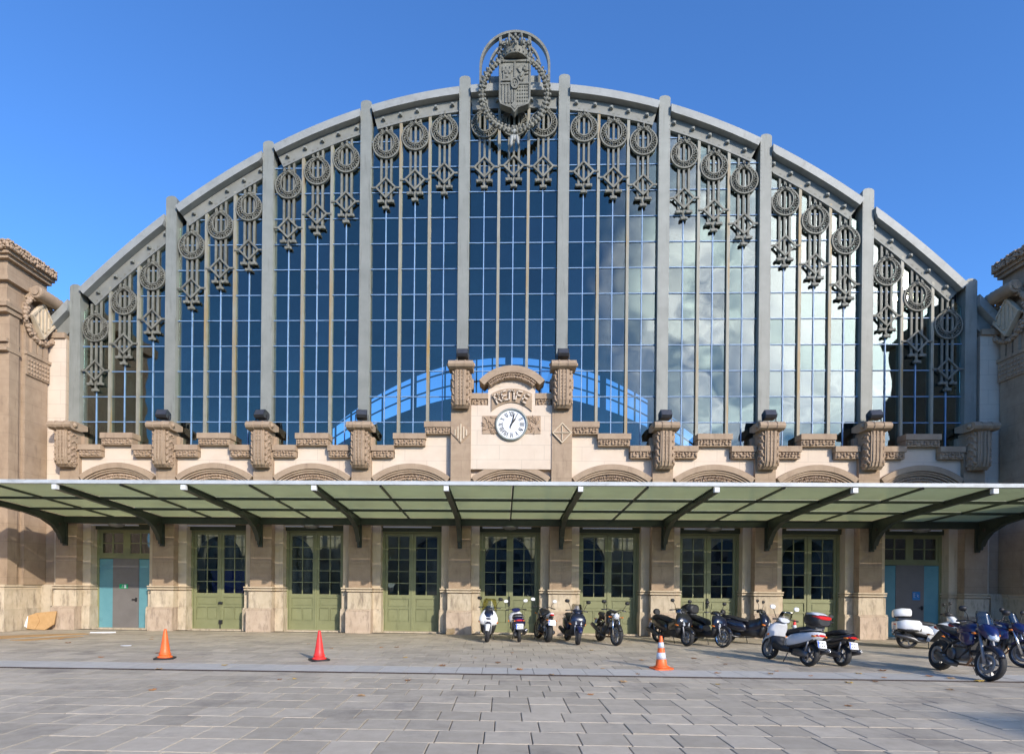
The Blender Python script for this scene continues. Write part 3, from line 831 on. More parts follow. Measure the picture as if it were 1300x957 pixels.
# --- crest on top of the arch
def make_crest():
    rng = random.Random(13)
    z0 = 18.55
    R = 1.30; cz = 20.52
    def hoop(r, w):
        o = [(-r, 19.6)] + arc(0,cz,r,PI,0,24) + [(r,19.6)]
        i = [(-r+w, 19.6)] + arc(0,cz,r-w,PI,0,24) + [(r-w,19.6)]
        return o, i
    root = MB()
    o, i = hoop(1.28,.085); root.band(o, i, -.15, .02)
    o, i = hoop(.93,.07); root.band(o, i, -.12, .0)
    for x in (-.53,.53): root.box(x-.05,x+.05,-.13,.0,19.7, cz+math.sqrt(1.22**2-.53**2))
    crest = root.build('coat_of_arms', M['orn'], station)
    MB().box(-.95,.95,.10,.5,19.4,20.35).build('backing_plate', M['iron'], crest)
    MB().box(-.48,.48,-.28,-.14,19.2,20.4).build('backing_plate', M['iron'], crest)
    sh = [(-.56,20.36),(.56,20.36),(.56,18.95),(.50,18.80),(.30,18.72),(.12,18.66),(0,18.50),(-.12,18.66),(-.30,18.72),(-.50,18.80),(-.56,18.95)]
    shield = MB().prism(sh, -.52, -.285).build('shield', M['orn'], crest)
    r = MB(); sc = [(p[0]*.9, 19.45+(p[1]-19.45)*.92) for p in sh]
    r.band(sh, sc, -.56, -.521, closed=True)
    r.box(-.03,.03,-.56,-.521,18.7,20.30); r.box(-.5,.5,-.555,-.521,19.50,19.56)
    r.build('shield_border', M['orn'], shield)
    c = MB()   # castle
    c.box(-.42,-.12,-.57,-.521,19.66,19.95); c.box(-.45,-.09,-.58,-.521,19.95,20.02)
    for x in (-.44,-.31,-.18): c.box(x,x+.09,-.57,-.521,20.02,20.16)
    c.box(-.46,-.08,-.58,-.521,19.60,19.66)
    for x, z in ((-.31,19.72),(-.36,19.86),(-.22,19.86)): c.box(x,x+.07,-.60,-.571,z,z+.08)
    c.build('castle_relief', M['orn'], shield)
    l = MB()   # rampant lion as lumps
    for x,z,a,b_,t in ((.24,19.86,.07,.14,.5),(.33,20.05,.08,.08,0),(.36,20.14,.05,.05,0),(.16,19.72,.04,.12,-.5),(.30,19.70,.04,.12,.4),(.42,19.98,.03,.10,1.2),(.42,19.86,.03,.10,1.4),(.14,19.98,.03,.12,-.6),(.10,20.10,.03,.09,.5)):
        l.lump((x,-.53,z), a,.05,b_,t,n=6)
    l.build('lion_relief', M['orn'], shield)
    for k in range(4): MB().box(-.46+k*.115,-.46+k*.115+.06,-.56,-.521,18.84,19.48).build('pale_bar', M['orn'], shield)
    ch = MB()
    for k in range(5):
        for j in range(5):
            if k in (0,2,4) or j in (0,2,4) or k == j or k+j == 4: ch.lump((.11+k*.085,-.53,18.92+j*.125), .03,.035,.035,0,n=5)
    stuff(ch.build('chain_relief', M['orn'], shield))
    ov = MB(); ov.band([(.15*math.cos(2*PI*k/18), 19.50+.20*math.sin(2*PI*k/18)) for k in range(18)], [(.11*math.cos(2*PI*k/18), 19.50+.15*math.sin(2*PI*k/18)) for k in range(18)], -.61, -.56, closed=True)
    ov.prism([(.12*math.cos(2*PI*k/18), 19.50+.17*math.sin(2*PI*k/18)) for k in range(18)], -.58,-.555)
    for x,z in ((-.04,19.55),(.04,19.55),(0,19.44)): ov.lump((x,-.59,z), .022,.03,.045,0,n=5)
    ov.build('oval_escutcheon', M['orn'], shield)
    MB().prism([(0,18.90),(.12,18.74),(0,18.60),(-.12,18.74)], -.58,-.521).build('pomegranate_diamond', M['orn'], shield)
    # crown
    cr = MB()
    cr.lathe([(.46,20.42),(.49,20.44),(.47,20.48),(.50,20.54),(.48,20.57),(.53,20.62),(.50,20.64),(.40,20.56)], (0,-.30,0), 'z', 24)
    for k in range(20):
        t = 2*PI*k/20; cr.lump((.50*math.cos(t), -.30+.50*math.sin(t), 20.51), .03,.03,.03,0,n=5)
    for k in range(12):
        t = 2*PI*k/12 + PI/6; x, y = .58*math.cos(t), -.30+.58*math.sin(t)
        if k % 2: cr.lump((x,y,20.72), .06,.06,.10,0,n=5); cr.lump((x*1.08,y,20.83), .045,.045,.045,0,n=5)
        else:
            cr.lump((x,y,20.70), .05,.05,.10,0,n=5)
            for q in (-.09,.09): cr.lump((x-q*math.sin(t)*1.0, y+q*math.cos(t), 20.80), .065,.065,.05,0,n=5)
            cr.lump((x*1.05,y,20.92), .06,.06,.09,0,n=5)
    for k in range(8):
        t = 2*PI*k/8 + PI/8
        path = [(math.cos(t)*r_, -.30+math.sin(t)*r_, z) for r_, z in ((.50,20.66),(.60,20.84),(.56,20.98),(.38,21.07),(.10,21.08))]
        cr.tube(path, [.03,.04,.04,.035,.025], 6)
        for q in range(4):
            for f in (0,.5):
                p, n_ = V(path[q]), V(path[q+1]); c_ = p.lerp(n_, f); cr.lump((c_.x,c_.y,c_.z+.035), .045,.045,.045,0,n=5)
    cr.lathe([(.42,20.60),(.46,20.78),(.40,20.96),(.22,21.06),(.04,21.08)], (0,-.30,0), 'z', 16)
    cr.lump((0,-.30,21.16), .12,.12,.10,0,n=8)
    cr.box(-.03,.03,-.33,-.27,21.22,21.50); cr.box(-.10,.10,-.33,-.27,21.34,21.41)
    cr.build('crown', M['orn'], crest)
    # collar chain
    cl = MB(); cx, czz = 0, 19.20; rx, rz = 1.16, 1.30
    n = 46
    for k in range(n):
        t = PI/2 + .42 + (2*PI-.84)*k/(n-1)
        x, z = cx + rx*math.cos(t), czz + rz*math.sin(t)
        cl.lump((x,-.50,z), .125,.09,.10, rng.uniform(-1,1), n=6)
        cl.lump((x+rng.uniform(-.05,.05),-.57,z+rng.uniform(-.05,.05)), .05,.04,.05,0,n=5)
        cl.lump((x*1.08,-.54,czz+(z-czz)*1.07), .055,.06,.055,0,n=5); cl.lump((x*.92,-.54,czz+(z-czz)*.93), .055,.06,.055,0,n=5)
    cl.build('collar_chain', M['orn'], crest)
    fl = MB(); fl.lump((0,-.50,17.86), .14,.09,.12,0,n=7); fl.lump((-.10,-.48,17.55), .07,.06,.28,.1,n=7); fl.lump((.12,-.48,17.58), .06,.06,.24,-.15,n=7); fl.lump((0,-.46,17.68), .10,.06,.14,0,n=7)
    fl.build('fleece_pendant', M['iron_lt'], crest)
make_crest()

# --- doors
def make_doors():
    rng = random.Random(41)
    def box_mesh(key, *bs, m=None):
        mb = MB()
        for b in bs: mb.box(*b)
        me = mb.mesh(key); me.materials.append(m); return me
    Yd = .30
    pw, ph = .345, .40
    frame = MB()
    frame.box(-1.11,-1.02,Yd-.06,Yd+.10,0,3.9).box(1.02,1.11,Yd-.06,Yd+.10,0,3.9).box(-1.019,1.019,Yd-.06,Yd+.10,3.66,3.9)
    fme = frame.mesh('door_frame'); fme.materials.append(M['green'])
    head = box_mesh('dark_header', (-1.11,1.11,Yd-.16,Yd-.062,3.70,3.895), m=M['green_dk'])
    # one leaf, x from 0 to 1.0
    lf = MB(); d0, d1 = Yd-.03, Yd+.03
    lf.box(0,.11,d0,d1,.02,3.65).box(.90,1.0,d0,d1,.02,3.65)
    lf.box(.111,.899,d0,d1,3.53,3.65).box(.111,.899,d0,d1,1.22,1.36).box(.111,.899,d0,d1,.84,.90).box(.111,.899,d0,d1,.02,.36)
    lf.box(.111,.899,d0+.035,d1,.36,.84).box(.111,.899,d0+.035,d1,.90,1.22)
    lf.box(.48,.53,d0,d0+.034,.36,.84)
    z0, z1 = 1.36, 3.53
    lf.box(.491,.519,d0+.005,d1-.005,z0,z1)
    for k in range(1,5):
        z = z0 + (z1-z0)*k/5
        lf.box(.111,.491,d0+.006,d1-.006,z-.014,z+.014); lf.box(.519,.899,d0+.006,d1-.006,z-.014,z+.014)
    leaf = lf.mesh('door_leaf'); leaf.materials.append(M['green'])
    pn = {}
    for key, (x0,x1,a,b_) in {'a':(.14,.47,.40,.80),'b':(.54,.87,.40,.80),'c':(.16,.85,.95,1.17)}.items():
        pn[key] = MB().prism([(x0,a),(x1,a),(x1,b_),(x0,b_)], d0+.015, d0+.0345).mesh('raised_panel'); pn[key].materials.append(M['green'])
    hh = (z1-z0)/5
    pme = MB().box(-.19,.19,-.003,.003,-hh/2+.014,hh/2-.014).mesh('pane'); pme.materials.append(M['doorpane'])
    batten = box_mesh('light_batten', (-1.0,.75,-.26,-.18,3.80,3.85), m=M['white'])
    dome = MB().lathe([(.30,.0),(.28,-.05),(.18,-.10),(.04,-.12)], (0,-.30,3.86), 'z', 16).mesh('ceiling_lamp'); dome.materials.append(M['alloy'])
    for b in range(9):
        cx = (b-4)*BAY
        if b in (0,8):
            d = MB().box(-1.11,-1.02,Yd-.06,Yd+.10,0,3.9).box(1.02,1.11,Yd-.06,Yd+.10,0,3.9).box(-1.019,1.019,Yd-.06,Yd+.10,3.66,3.9).box(-1.019,1.019,Yd-.06,Yd+.10,2.62,2.74).build('door', M['green'], station, (cx,0,0))
            d['label'] = 'blocked door with teal side boards and a plain grey leaf'
            tr = MB()
            for s in (-1,1):
                x0, x1 = sorted((s*.0+s*.04, s*1.018)); 
                tr.box(x0,x0+.09,d0,d1,2.741,3.659).box(x1-.09,x1,d0,d1,2.741,3.659)
                xa, xb = x0+.091, x1-.091
                tr.box(xa,xb,d0,d1,2.741,2.82).box(xa,xb,d0,d1,3.57,3.659)
                xm = (xa+xb)/2; tr.box(xm-.02,xm+.02,d0,d1,2.821,3.569)
                tr.box(xa,xm-.021,d0,d1,3.18,3.21).box(xm+.021,xb,d0,d1,3.18,3.21)
                for (p0,p1) in ((xa,xm-.021),(xm+.021,xb)):
                    for (q0,q1) in ((2.821,3.179),(3.211,3.569)):
                        MB().box(p0,p1,Yd-.003,Yd+.003,q0,q1).build('pane', M['doorpane'], d)
            tr.box(-.04,.04,d0,d1,2.741,3.659)
            tr.build('transom_frame', M['green'], d)
            MB().box(-1.019,-.50,d0-.01,d1,.02,2.6).build('side_board', M['teal'], d); MB().box(.50,1.019,d0-.01,d1,.02,2.6).build('side_board', M['teal'], d)
            MB().box(-.495,.495,d0-.03,d1,.02,2.6).box(-.49,.49,d0-.02,d1,2.601,2.619).build('steel_leaf', M['greydoor'], d)
            MB().box(.40,.44,d0-.09,d0-.03,1.02,1.16).box(.28,.44,d0-.11,d0-.09,1.08,1.11).build('handle', M['black'], d)
            link('dark_header', head, d)
        else:
            d = link('door', fme, station, (cx,0,0)); link('dark_header', head, d)
            for s in (-1,1):
                l = link('door_leaf', leaf, d, (.0,0,0)); l.scale = (s*1.0,1,1); l.location.x = s*.012
                for k in pn.values():
                    o = link('raised_panel', k, d); o.scale = (s,1,1); o.location.x = s*.012
                for c in range(2):
                    for r_ in range(5):
                        o = link('pane', pme, d, (s*(.012+.301+c*.408), Yd, z0+hh*(r_+.5))); o.rotation_euler = (rng.gauss(0,.004),0,rng.gauss(0,.004))
            MB().box(-.03,.03,d0-.025,d0-.001,.02,3.65).build('meeting_bead', M['green'], d)
            if b == 1:
                MB().box(-.05,.10,d0-.07,d0-.026,.95,1.04).box(-.03,.10,d0-.07,d0-.026,.22,.36).box(-.01,.03,d0-.04,d0-.026,.05,.22).build('bolt_lock', M['black'], d)
            elif b in (4,6): MB().box(-.02,.02,d0-.07,d0-.026,1.0,1.35).build('handle', M['black'], d)
        link('light_batten', batten, station, (cx,0,0))
        if b in (0,2,4,6,8): link('ceiling_lamp', dome, station, (cx,0,0))
        MB().box(-1.11,1.11,-.05,.42,-.02,.03).build('threshold', M['plinth'], station, (cx,0,0))
make_doors()

# --- the hall behind: vault, floor, arcade, far gable with its glazed crescent
def make_hall():
    Y1 = 23.0
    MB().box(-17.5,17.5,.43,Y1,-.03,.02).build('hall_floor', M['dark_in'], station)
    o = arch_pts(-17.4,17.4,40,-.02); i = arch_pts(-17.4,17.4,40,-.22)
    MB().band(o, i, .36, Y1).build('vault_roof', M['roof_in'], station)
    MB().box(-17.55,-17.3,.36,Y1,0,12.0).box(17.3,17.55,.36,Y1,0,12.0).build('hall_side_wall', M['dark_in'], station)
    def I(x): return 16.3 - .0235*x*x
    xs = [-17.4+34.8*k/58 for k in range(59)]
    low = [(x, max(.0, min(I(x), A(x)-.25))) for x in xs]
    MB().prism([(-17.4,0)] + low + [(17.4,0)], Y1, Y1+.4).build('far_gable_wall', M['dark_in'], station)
    fr = MB()
    for k in range(-12,13):
        x = k*1.2
        if A(x)-.3 > I(x): fr.box(x-(.22 if k % 3 == 0 else .05), x+(.22 if k % 3 == 0 else .05), Y1+.1, Y1+.3, I(x)-.05, A(x)-.24)
    for f in (.33,.66):
        P = [(x, I(x) + (A(x)-.25-I(x))*f) for x in xs if A(x)-.4 > I(x)]
        fr.band(P, [(p[0],p[1]-.08) for p in P], Y1+.1, Y1+.25)
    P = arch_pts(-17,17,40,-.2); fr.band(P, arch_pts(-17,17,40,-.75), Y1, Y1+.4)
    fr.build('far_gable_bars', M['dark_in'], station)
    # arcade between vestibule and hall
    ar = MB(); Ya = 7.5
    for b in range(9):
        cx = (b-4)*BAY
        ar.box(cx-1.8,cx-1.15,Ya,Ya+.8,.02,5.2); ar.box(cx+1.15,cx+1.8,Ya,Ya+.8,.02,5.2)
        top = arc(cx,2.9,1.15,0,PI,12)
        ar.prism([(cx+1.15,5.2)] + top + [(cx-1.15,5.2)], Ya, Ya+.8)
        ar.box(cx-1.85,cx-1.10,Ya-.06,Ya-.001,2.8,2.95).box(cx+1.10,cx+1.85,Ya-.06,Ya-.001,2.8,2.95)
    ar.build('arcade_wall', M['hall_stone'], station)
make_hall()

# ------------------------------------------------------------------ corner towers
def make_tower(s, label):
    rng = random.Random(50)
    t = thing('corner_tower', label, 'tower', (s*17.34, 0, 0))
    def B(mb, x0, x1, y0, y1, z0, z1):      # x measured outward from the inner face
        a, b = sorted((s*x0, s*x1)); return mb.box(a,b,y0,y1,z0,z1)
    B(MB(), 0, 7, -1.75, -.06, 1.62, 12.0).build('tower_wall', M['stone'], t)
    B(B(MB(), 0-.06, 7, -1.81, .5, 0, .76), -.03, 7, -1.78, .5, .762, 1.44).build('tower_plinth', M['plinth'], t)
    B(B(MB(), -.05, 7, -1.80, .5, 1.442, 1.52), -.08, 7, -1.83, .5, 1.54, 1.618).build('string_course', M['pale'], t)
    # plaster field on the front
    for (x0,x1,z0,z1) in ((.62,3.4,5.0,9.55),(.62,3.4,10.1,10.9)):
        B(MB(), x0, x1, -1.77, -1.7, z0, z1).build('plaster_panel', M['plaster'], t)
    p = B(MB(), .45, 3.6, -1.90, -1.7, 4.55, 4.95); p.build('sill_course', M['stone'], t)
    c = MB()
    for k in range(20): c.lump((s*(.55+k*.14),-1.91,4.75), .05,.05,.1, rng.uniform(-1,1), n=5)
    stuff(c.build('leaf_frieze', M['carved'], t))
    # side pilaster with console, shield and frieze on the inner face
    pil = B(MB(), -.14, .0, -1.12, -.12, 1.62, 11.6).build('side_pilaster', M['stone'], t)
    B(MB(), -.10, 0, -1.75, -1.35, 1.62, 11.4).build('corner_strip', M['stone'], t)
    fr = B(MB(), -.20, -.141, -1.14, -.10, 9.05, 9.75); B(fr, -.24,-.141,-1.18,-.06,9.752,9.86)
    f = fr.build('frieze_block', M['stone'], t)
    c = MB()
    for k in range(8):
        for j in range(4): c.lump((-s*.205, -1.05+k*.125, 9.14+j*.15), .04,.045,.06, rng.uniform(-1,1), 'x', 5)
    stuff(c.build('leaf_frieze', M['carved'], f))
    fl = MB()
    for k in range(3): B(fl, -.24,-.141, -.95+k*.26, -.76+k*.26, 9.86, 10.9)
    fl.build('fluting', M['stone'], t)
    # console roll
    cr = MB()
    cr.lathe([(.20,-.55),(.23,-.5),(.21,-.4),(.24,-.3),(.22,-.2),(.24,-.1),(.22,0),(.24,.1),(.22,.2),(.24,.3),(.21,.4),(.23,.5),(.20,.55)], (-s*.46,-.55,11.98), 'y', 14)
    B(cr, -.46,0,-1.0,-.10,11.82,12.16)
    for e in (-.56,.56): cr.lathe([(.13,e-.03),(.13,e),(.05,e+math.copysign(.06,e))], (-s*.46,-.55,11.98), 'y', 12)
    cr.build('scroll_console', M['stone'], t)
    # wreathed diamond shield
    sh = MB(); r = .66
    cy, cz = -.60, 11.15
    dp = [(cy, cz+r),(cy+r*.8, cz),(cy, cz-r),(cy-r*.8, cz)]
    x0, x1 = sorted((-s*.24,-s*.36)); sh.prism(dp, x0, x1, 'yz')
    so = sh.build('diamond_shield', M['pale'], t)
    b = MB(); x0, x1 = sorted((-s*.361,-s*.40))
    b.band(dp, [(cy, cz+r-.10),(cy+r*.8-.08, cz),(cy, cz-r+.10),(cy-r*.8+.08, cz)], x0, x1, 'yz', closed=True)
    for k in (-.24,-.08,.08,.24):
        h = (r*.8-abs(k))*1.2-.14; b.prism([(cy+k-.035,cz-h),(cy+k+.035,cz-h),(cy+k+.035,cz+h),(cy+k-.035,cz+h)], x0, x1, 'yz')
    b.build('shield_ribs', M['pale'], so)
    w = MB()
    for k in range(34):
        a = 2*PI*k/34; rr = .80
        w.lump((-s*.26, cy+rr*.85*math.cos(a), cz+rr*math.sin(a)), .10,.10,.10, rng.uniform(-1,1), 'x', 6)
        w.lump((-s*.33, cy+(rr+rng.uniform(-.1,.1))*.85*math.cos(a+.1), cz+(rr+rng.uniform(-.1,.1))*math.sin(a+.1)), .05,.06,.06, 0, 'x', 5)
    stuff(w.build('leaf_wreath', M['carved'], so))
    # entablature mouldings and cornice
    e = MB()
    for z0,z1,o in ((9.60,9.72,.16),(9.92,10.04,.10),(10.9,11.06,.20),(11.06,11.22,.28)):
        B(e, .30 if o != .10 else .4, 7, -1.75-o, -1.65, z0, z1); B(e, -o*.8, .3, -1.75-o, -1.3, z0, z1)
    e.build('moulding', M['stone'], t)
    c1 = MB(); B(c1, -.16, 7.1, -1.91, -.03, 12.0, 12.16); B(c1, -.03, 7, -1.78, -.05, 12.161, 12.72); B(c1, -.18, 7.1, -1.93, .0, 12.721, 12.84); B(c1, -.28, 7.2, -2.03, .03, 12.841, 12.95)
    co = c1.build('cornice', M['stone'], t)
    c = MB(); B(c, -.34, 7.2, -2.08, .06, 12.951, 13.24)
    c.build('cornice_top', M['stone'], co)
    c = MB()
    for k in range(21):
        for zz in (12.99, 13.09, 13.19): c.lump((-s*(.37), -2.05+k*.10+rng.uniform(-.04,.04), zz+rng.uniform(-.03,.03)), .07,rng.uniform(.04,.07),rng.uniform(.05,.1), rng.uniform(-1.4,1.4), 'x', 5)
    for k in range(40):
        for zz in (12.99, 13.09, 13.19): c.lump((s*(-.3+k*.10+rng.uniform(-.04,.04)), -2.11, zz+rng.uniform(-.03,.03)), rng.uniform(.04,.07),.07,rng.uniform(.05,.1), rng.uniform(-1.4,1.4), 'y', 5)
    stuff(c.build('leaf_frieze', M['carved'], co))
    # the wing that runs forward, outside the picture
    w = B(MB(), 1.7, 9, -8.6, -2.2, 0, 13.6); B(w, 1.4, 9.2, -8.9, -2.2, 13.6, 14.1)
    w.build('side_wing', M['stone'], t)
    return t
make_tower(-1, 'sunlit brown stone corner tower with diamond shield at the left end of the station')
make_tower(1, 'shaded brown stone corner tower with diamond shield at the right end of the station')

# ------------------------------------------------------------------ canopy
def make_canopy():
    c = thing('entrance_canopy', 'long frosted glass canopy on dark iron brackets above the station doors', 'canopy', (0,0,0))
    yf, yb = -5.52, -.44; zf, zb = 4.46, 4.12
    def zz(y): return zb + (zf-zb)*(yb-y)/(yb-yf)
    XE = 16.45
    # main brackets
    br = MB()
    prof = [(yb+.01,zb-.02),(yf+.05,zf-.03),(yf+.05,zf-.16),(-2.2,zz(-2.2)-.20),(-1.55,zz(-1.55)-.27),(-1.05,3.70),(-.80,3.46),(-.68,3.25),(-.66,3.12),(yb+.01,3.12)]
    br.prism(prof, -.035, .035, 'yz')
    def flange(P, w, t):
        for q in range(len(P)-1):
            a, b = P[q], P[q+1]; br.bar((0,a[0],a[1]), (0,b[0],b[1]), w, t, (0,0,1) if abs(a[0]-b[0]) > .02 else (0,1,0))
    flange([(yb,zb-.035),(yf+.05,zf-.035)], .15, .03); flange(prof[2:8], .15, .03); br.box(-.075,.075,-.50,-.425,3.05,4.10)
    bme = br.mesh('bracket'); bme.materials.append(M['canopy_iron'])
    tip = MB().box(-.065,.065,yf-.07,yf+.048,zf-.17,zf-.04).mesh('tip_cap'); tip.materials.append(M['white'])
    bolt = MB().lathe([(.05,-.02),(.05,.02)], (0,-.80,3.80), 'x', 10).mesh('bolt'); bolt.materials.append(M['drain'])
    for x in PIERX:
        b = link('bracket', bme, c, (x,0,0)); link('tip_cap', tip, b)
        for dx in (-.05,.05): link('bolt', bolt, b, (dx,0,0))
    # light intermediate rafters
    rf = MB().bar((0,yb,zb-.03),(0,yf+.02,zf-.03),.05,.06).mesh('rafter'); rf.materials.append(M['canopy_iron'])
    for i in range(9): link('rafter', rf, c, (PIERX[i]+1.8,0,0))
    # purlins, wall beam, fascia
    ys = [yf + (yb-yf)*k/3 for k in range(4)]
    for y in ys[1:3]: MB().box(-XE,XE,y-.025,y+.025,zz(y)-.09,zz(y)-.012).build('purlin', M['canopy_iron'], c)
    MB().box(-XE,XE,yb-.14,yb+.01,zb-.26,zb-.02).box(-XE,XE,yb-.20,yb-.141,zb-.05,zb-.02).build('wall_beam', M['canopy_iron'], c)
    MB().box(-XE,XE,yf-.09,yf-.03,zf-.015,zf+.085).box(-XE,XE,yf-.029,yf+.06,zf-.012,zf+.0).build('fascia', M['fascia'], c)
    # glass panels
    gap = .03; cache = {}
    edges = sorted(PIERX + [PIERX[i]+1.8 for i in range(9)])
    for k in range(3):
        y0, y1 = ys[k]+gap, ys[k+1]-gap
        mb = MB(); w = 1.8-2*gap
        mb.add([(-w/2,y0,zz(y0)),(w/2,y0,zz(y0)),(w/2,y1,zz(y1)),(-w/2,y1,zz(y1)),(-w/2,y0,zz(y0)+.012),(w/2,y0,zz(y0)+.012),(w/2,y1,zz(y1)+.012),(-w/2,y1,zz(y1)+.012)],
               [(0,3,2,1),(4,5,6,7),(0,1,5,4),(1,2,6,5),(2,3,7,6),(3,0,4,7)])
        me = mb.mesh('glass_panel'); me.materials.append(M['canopy_glass'])
        for e in range(len(edges)-1): link('glass_panel', me, c, ((edges[e]+edges[e+1])/2,0,0))
make_canopy()

# ------------------------------------------------------------------ clock, floodlights, signs
def make_clock():
    c = thing('wall_clock', 'round white clock with roman numerals under the station name', 'clock', (0,-.39,7.48))
    MB().lathe([(.52,.02),(.58,.0),(.585,-.06),(.56,-.10),(.52,-.10),(.505,-.06),(.50,-.02),(.49,.02)], (0,0,0), 'y', 40).build('rim', M['dialrim'], c)
    MB().lathe([(.505,.0),(.505,-.045)], (0,0,0), 'y', 40).build('dial', M['dial'], c)
    rom = ['XII','I','II','III','IV','V','VI','VII','VIII','IX','X','XI']
    for k in range(12):
        t = PI/2 - k*PI/6; er = V((math.cos(t),0,math.sin(t))); et = V((math.sin(t),0,-math.cos(t)))
        mb = MB(); W = {'I':.042,'V':.075,'X':.075}; tot = sum(W[ch] for ch in rom[k]); x = -tot/2
        def st(a, b, w): mb.bar(V((0,-.048,0)) + et*a[0] + er*a[1], V((0,-.048,0)) + et*b[0] + er*b[1], .006, w, (0,0,1) if False else tuple(et))
        h0, h1 = .29, .46
        for ch in rom[k]:
            w = W[ch]; m_ = x + w/2
            if ch == 'I': st((m_,h0),(m_,h1),.026)
            elif ch == 'V': st((x+.006,h1),(m_,h0),.026); st((x+w-.006,h1),(m_,h0),.014)
            else: st((x+.006,h1),(x+w-.006,h0),.026); st((x+w-.006,h1),(x+.006,h0),.014)
            x += w
        mb.build('numeral', M['ink'], c)
    def hand(ang, l, w, y, name):
        t = PI/2 - ang; d = V((math.cos(t),0,math.sin(t))); n = V((math.sin(t),0,-math.cos(t)))
        P = [d*-.14*(l/.4) + n*w*.5, d*l*.65 + n*w, d*l, d*l*.65 - n*w, d*-.14*(l/.4) - n*w*.5]
        mb = MB(); mb.add([p + V((0,y,0)) for p in P] + [p + V((0,y-.008,0)) for p in P], [(0,1,2,3,4),(9,8,7,6,5)] + [(i,(i+1)%5,5+(i+1)%5,5+i) for i in range(5)])
        mb.build(name, M['ink'], c)
    hand(math.radians(34), .32, .030, -.058, 'hour_hand'); hand(math.radians(16), .45, .022, -.070, 'minute_hand')
    MB().lathe([(.035,-.05),(.035,-.085),(.01,-.09)], (0,0,0), 'y', 12).build('hub', M['ink'], c)
make_clock()

ORD = ['first','second','third','fourth','fifth','sixth','seventh','last']
def make_floodlights():
    hs = MB()
    hs.prism([(.12,.10),(.16,.34),(-.12,.42),(-.26,.20),(-.22,.12)], -.19, .19, 'yz')
    for x in (-.15,-.05,.05,.15): hs.prism([(.13,.14),(.21,.16),(.23,.32),(.16,.33)], x-.01, x+.01, 'yz')
    hm = hs.mesh('housing'); hm.materials.append(M['black_lamp'])
    gl = MB().add([(-.17,-.268,.205),(.17,-.268,.205),(.17,-.132,.412),(-.17,-.132,.412),(-.17,-.262,.203),(.17,-.262,.203),(.17,-.126,.41),(-.17,-.126,.41)],[(0,1,2,3),(7,6,5,4),(0,4,5,1),(1,5,6,2),(2,6,7,3),(3,7,4,0)]).mesh('lamp_glass'); gl.materials.append(M['steel'])
    fr = MB().bar((-.22,-.03,0),(-.22,-.03,.26),.03,.05).bar((.22,-.03,0),(.22,-.03,.26),.03,.05).box(-.23,.23,-.06,.0,0,.03).mesh('stirrup'); fr.materials.append(M['black_lamp'])
    for n, i in enumerate(range(1,9)):
        z = 9.62 if i in (4,5) else 7.52; y = -.55 if i not in (4,5) else -.67
        where = {4: 'black floodlight on the tall console left of the clock', 5: 'black floodlight on the tall console right of the clock'}.get(i, 'black floodlight on a carved console, %s of the eight from the left' % ORD[n])
        f = thing('floodlight', where, 'floodlight', (PIERX[i] + (.06 if i < 5 else -.02), y, z), RNG.uniform(-.25,.25) if i not in (4,5) else 0, 'floodlights on the consoles')
        link('housing', hm, f); link('lamp_glass', gl, f); link('stirrup', fr, f)
make_floodlights()

def make_signs():
    y = .30-.03-.03-.012
    e = thing('exit_sign', 'small green emergency exit sign with white running figure on the grey door', 'sign', (-14.47, y, 1.58))
    MB().box(-.16,.16,-.006,.008,-.08,.08).build('board', M['sign_green'], e)
    p = MB(); p.box(.02,.10,-.010,-.0062,-.06,.06)
    q = MB(); q.lathe([(.014,-.0115),(.014,-.0065)], (-.03,0,.045), 'y', 10)
    for a,b in (((-.03,.03),(-.045,-.01)),((-.045,-.01),(-.02,-.03)),((-.02,-.03),(-.035,-.06)),((-.045,-.01),(-.08,-.045)),((-.035,.02),(-.005,.0)),((-.035,.02),(-.07,.01))):
        q.bar((a[0],-.009,a[1]),(b[0],-.009,b[1]),.005,.016,(0,1,0))
    p.build('door_pictogram', M['paper'], e); q.build('running_figure', M['paper'], e)
    b = thing('notice_sign', 'small blue square notice with white marks on the dark grey door', 'sign', (14.62, y, 1.52))
    MB().box(-.13,.13,-.006,.008,-.15,.15).build('board', M['sign_blue'], b)
    m = MB()
    for a,c in (((-.09,.10),(-.09,-.06)),((-.09,.10),(-.02,.10)),((-.09,.03),(-.03,.03)),((-.09,-.06),(-.02,-.06)),((.01,.05),(.06,.02)),((.06,.02),(.03,-.02)),((.03,-.02),(.08,-.05))):
        m.bar((a[0],-.009,a[1]),(c[0],-.009,c[1]),.005,.032,(0,1,0))
    m.build('white_marks', M['paper'], b)
make_signs()

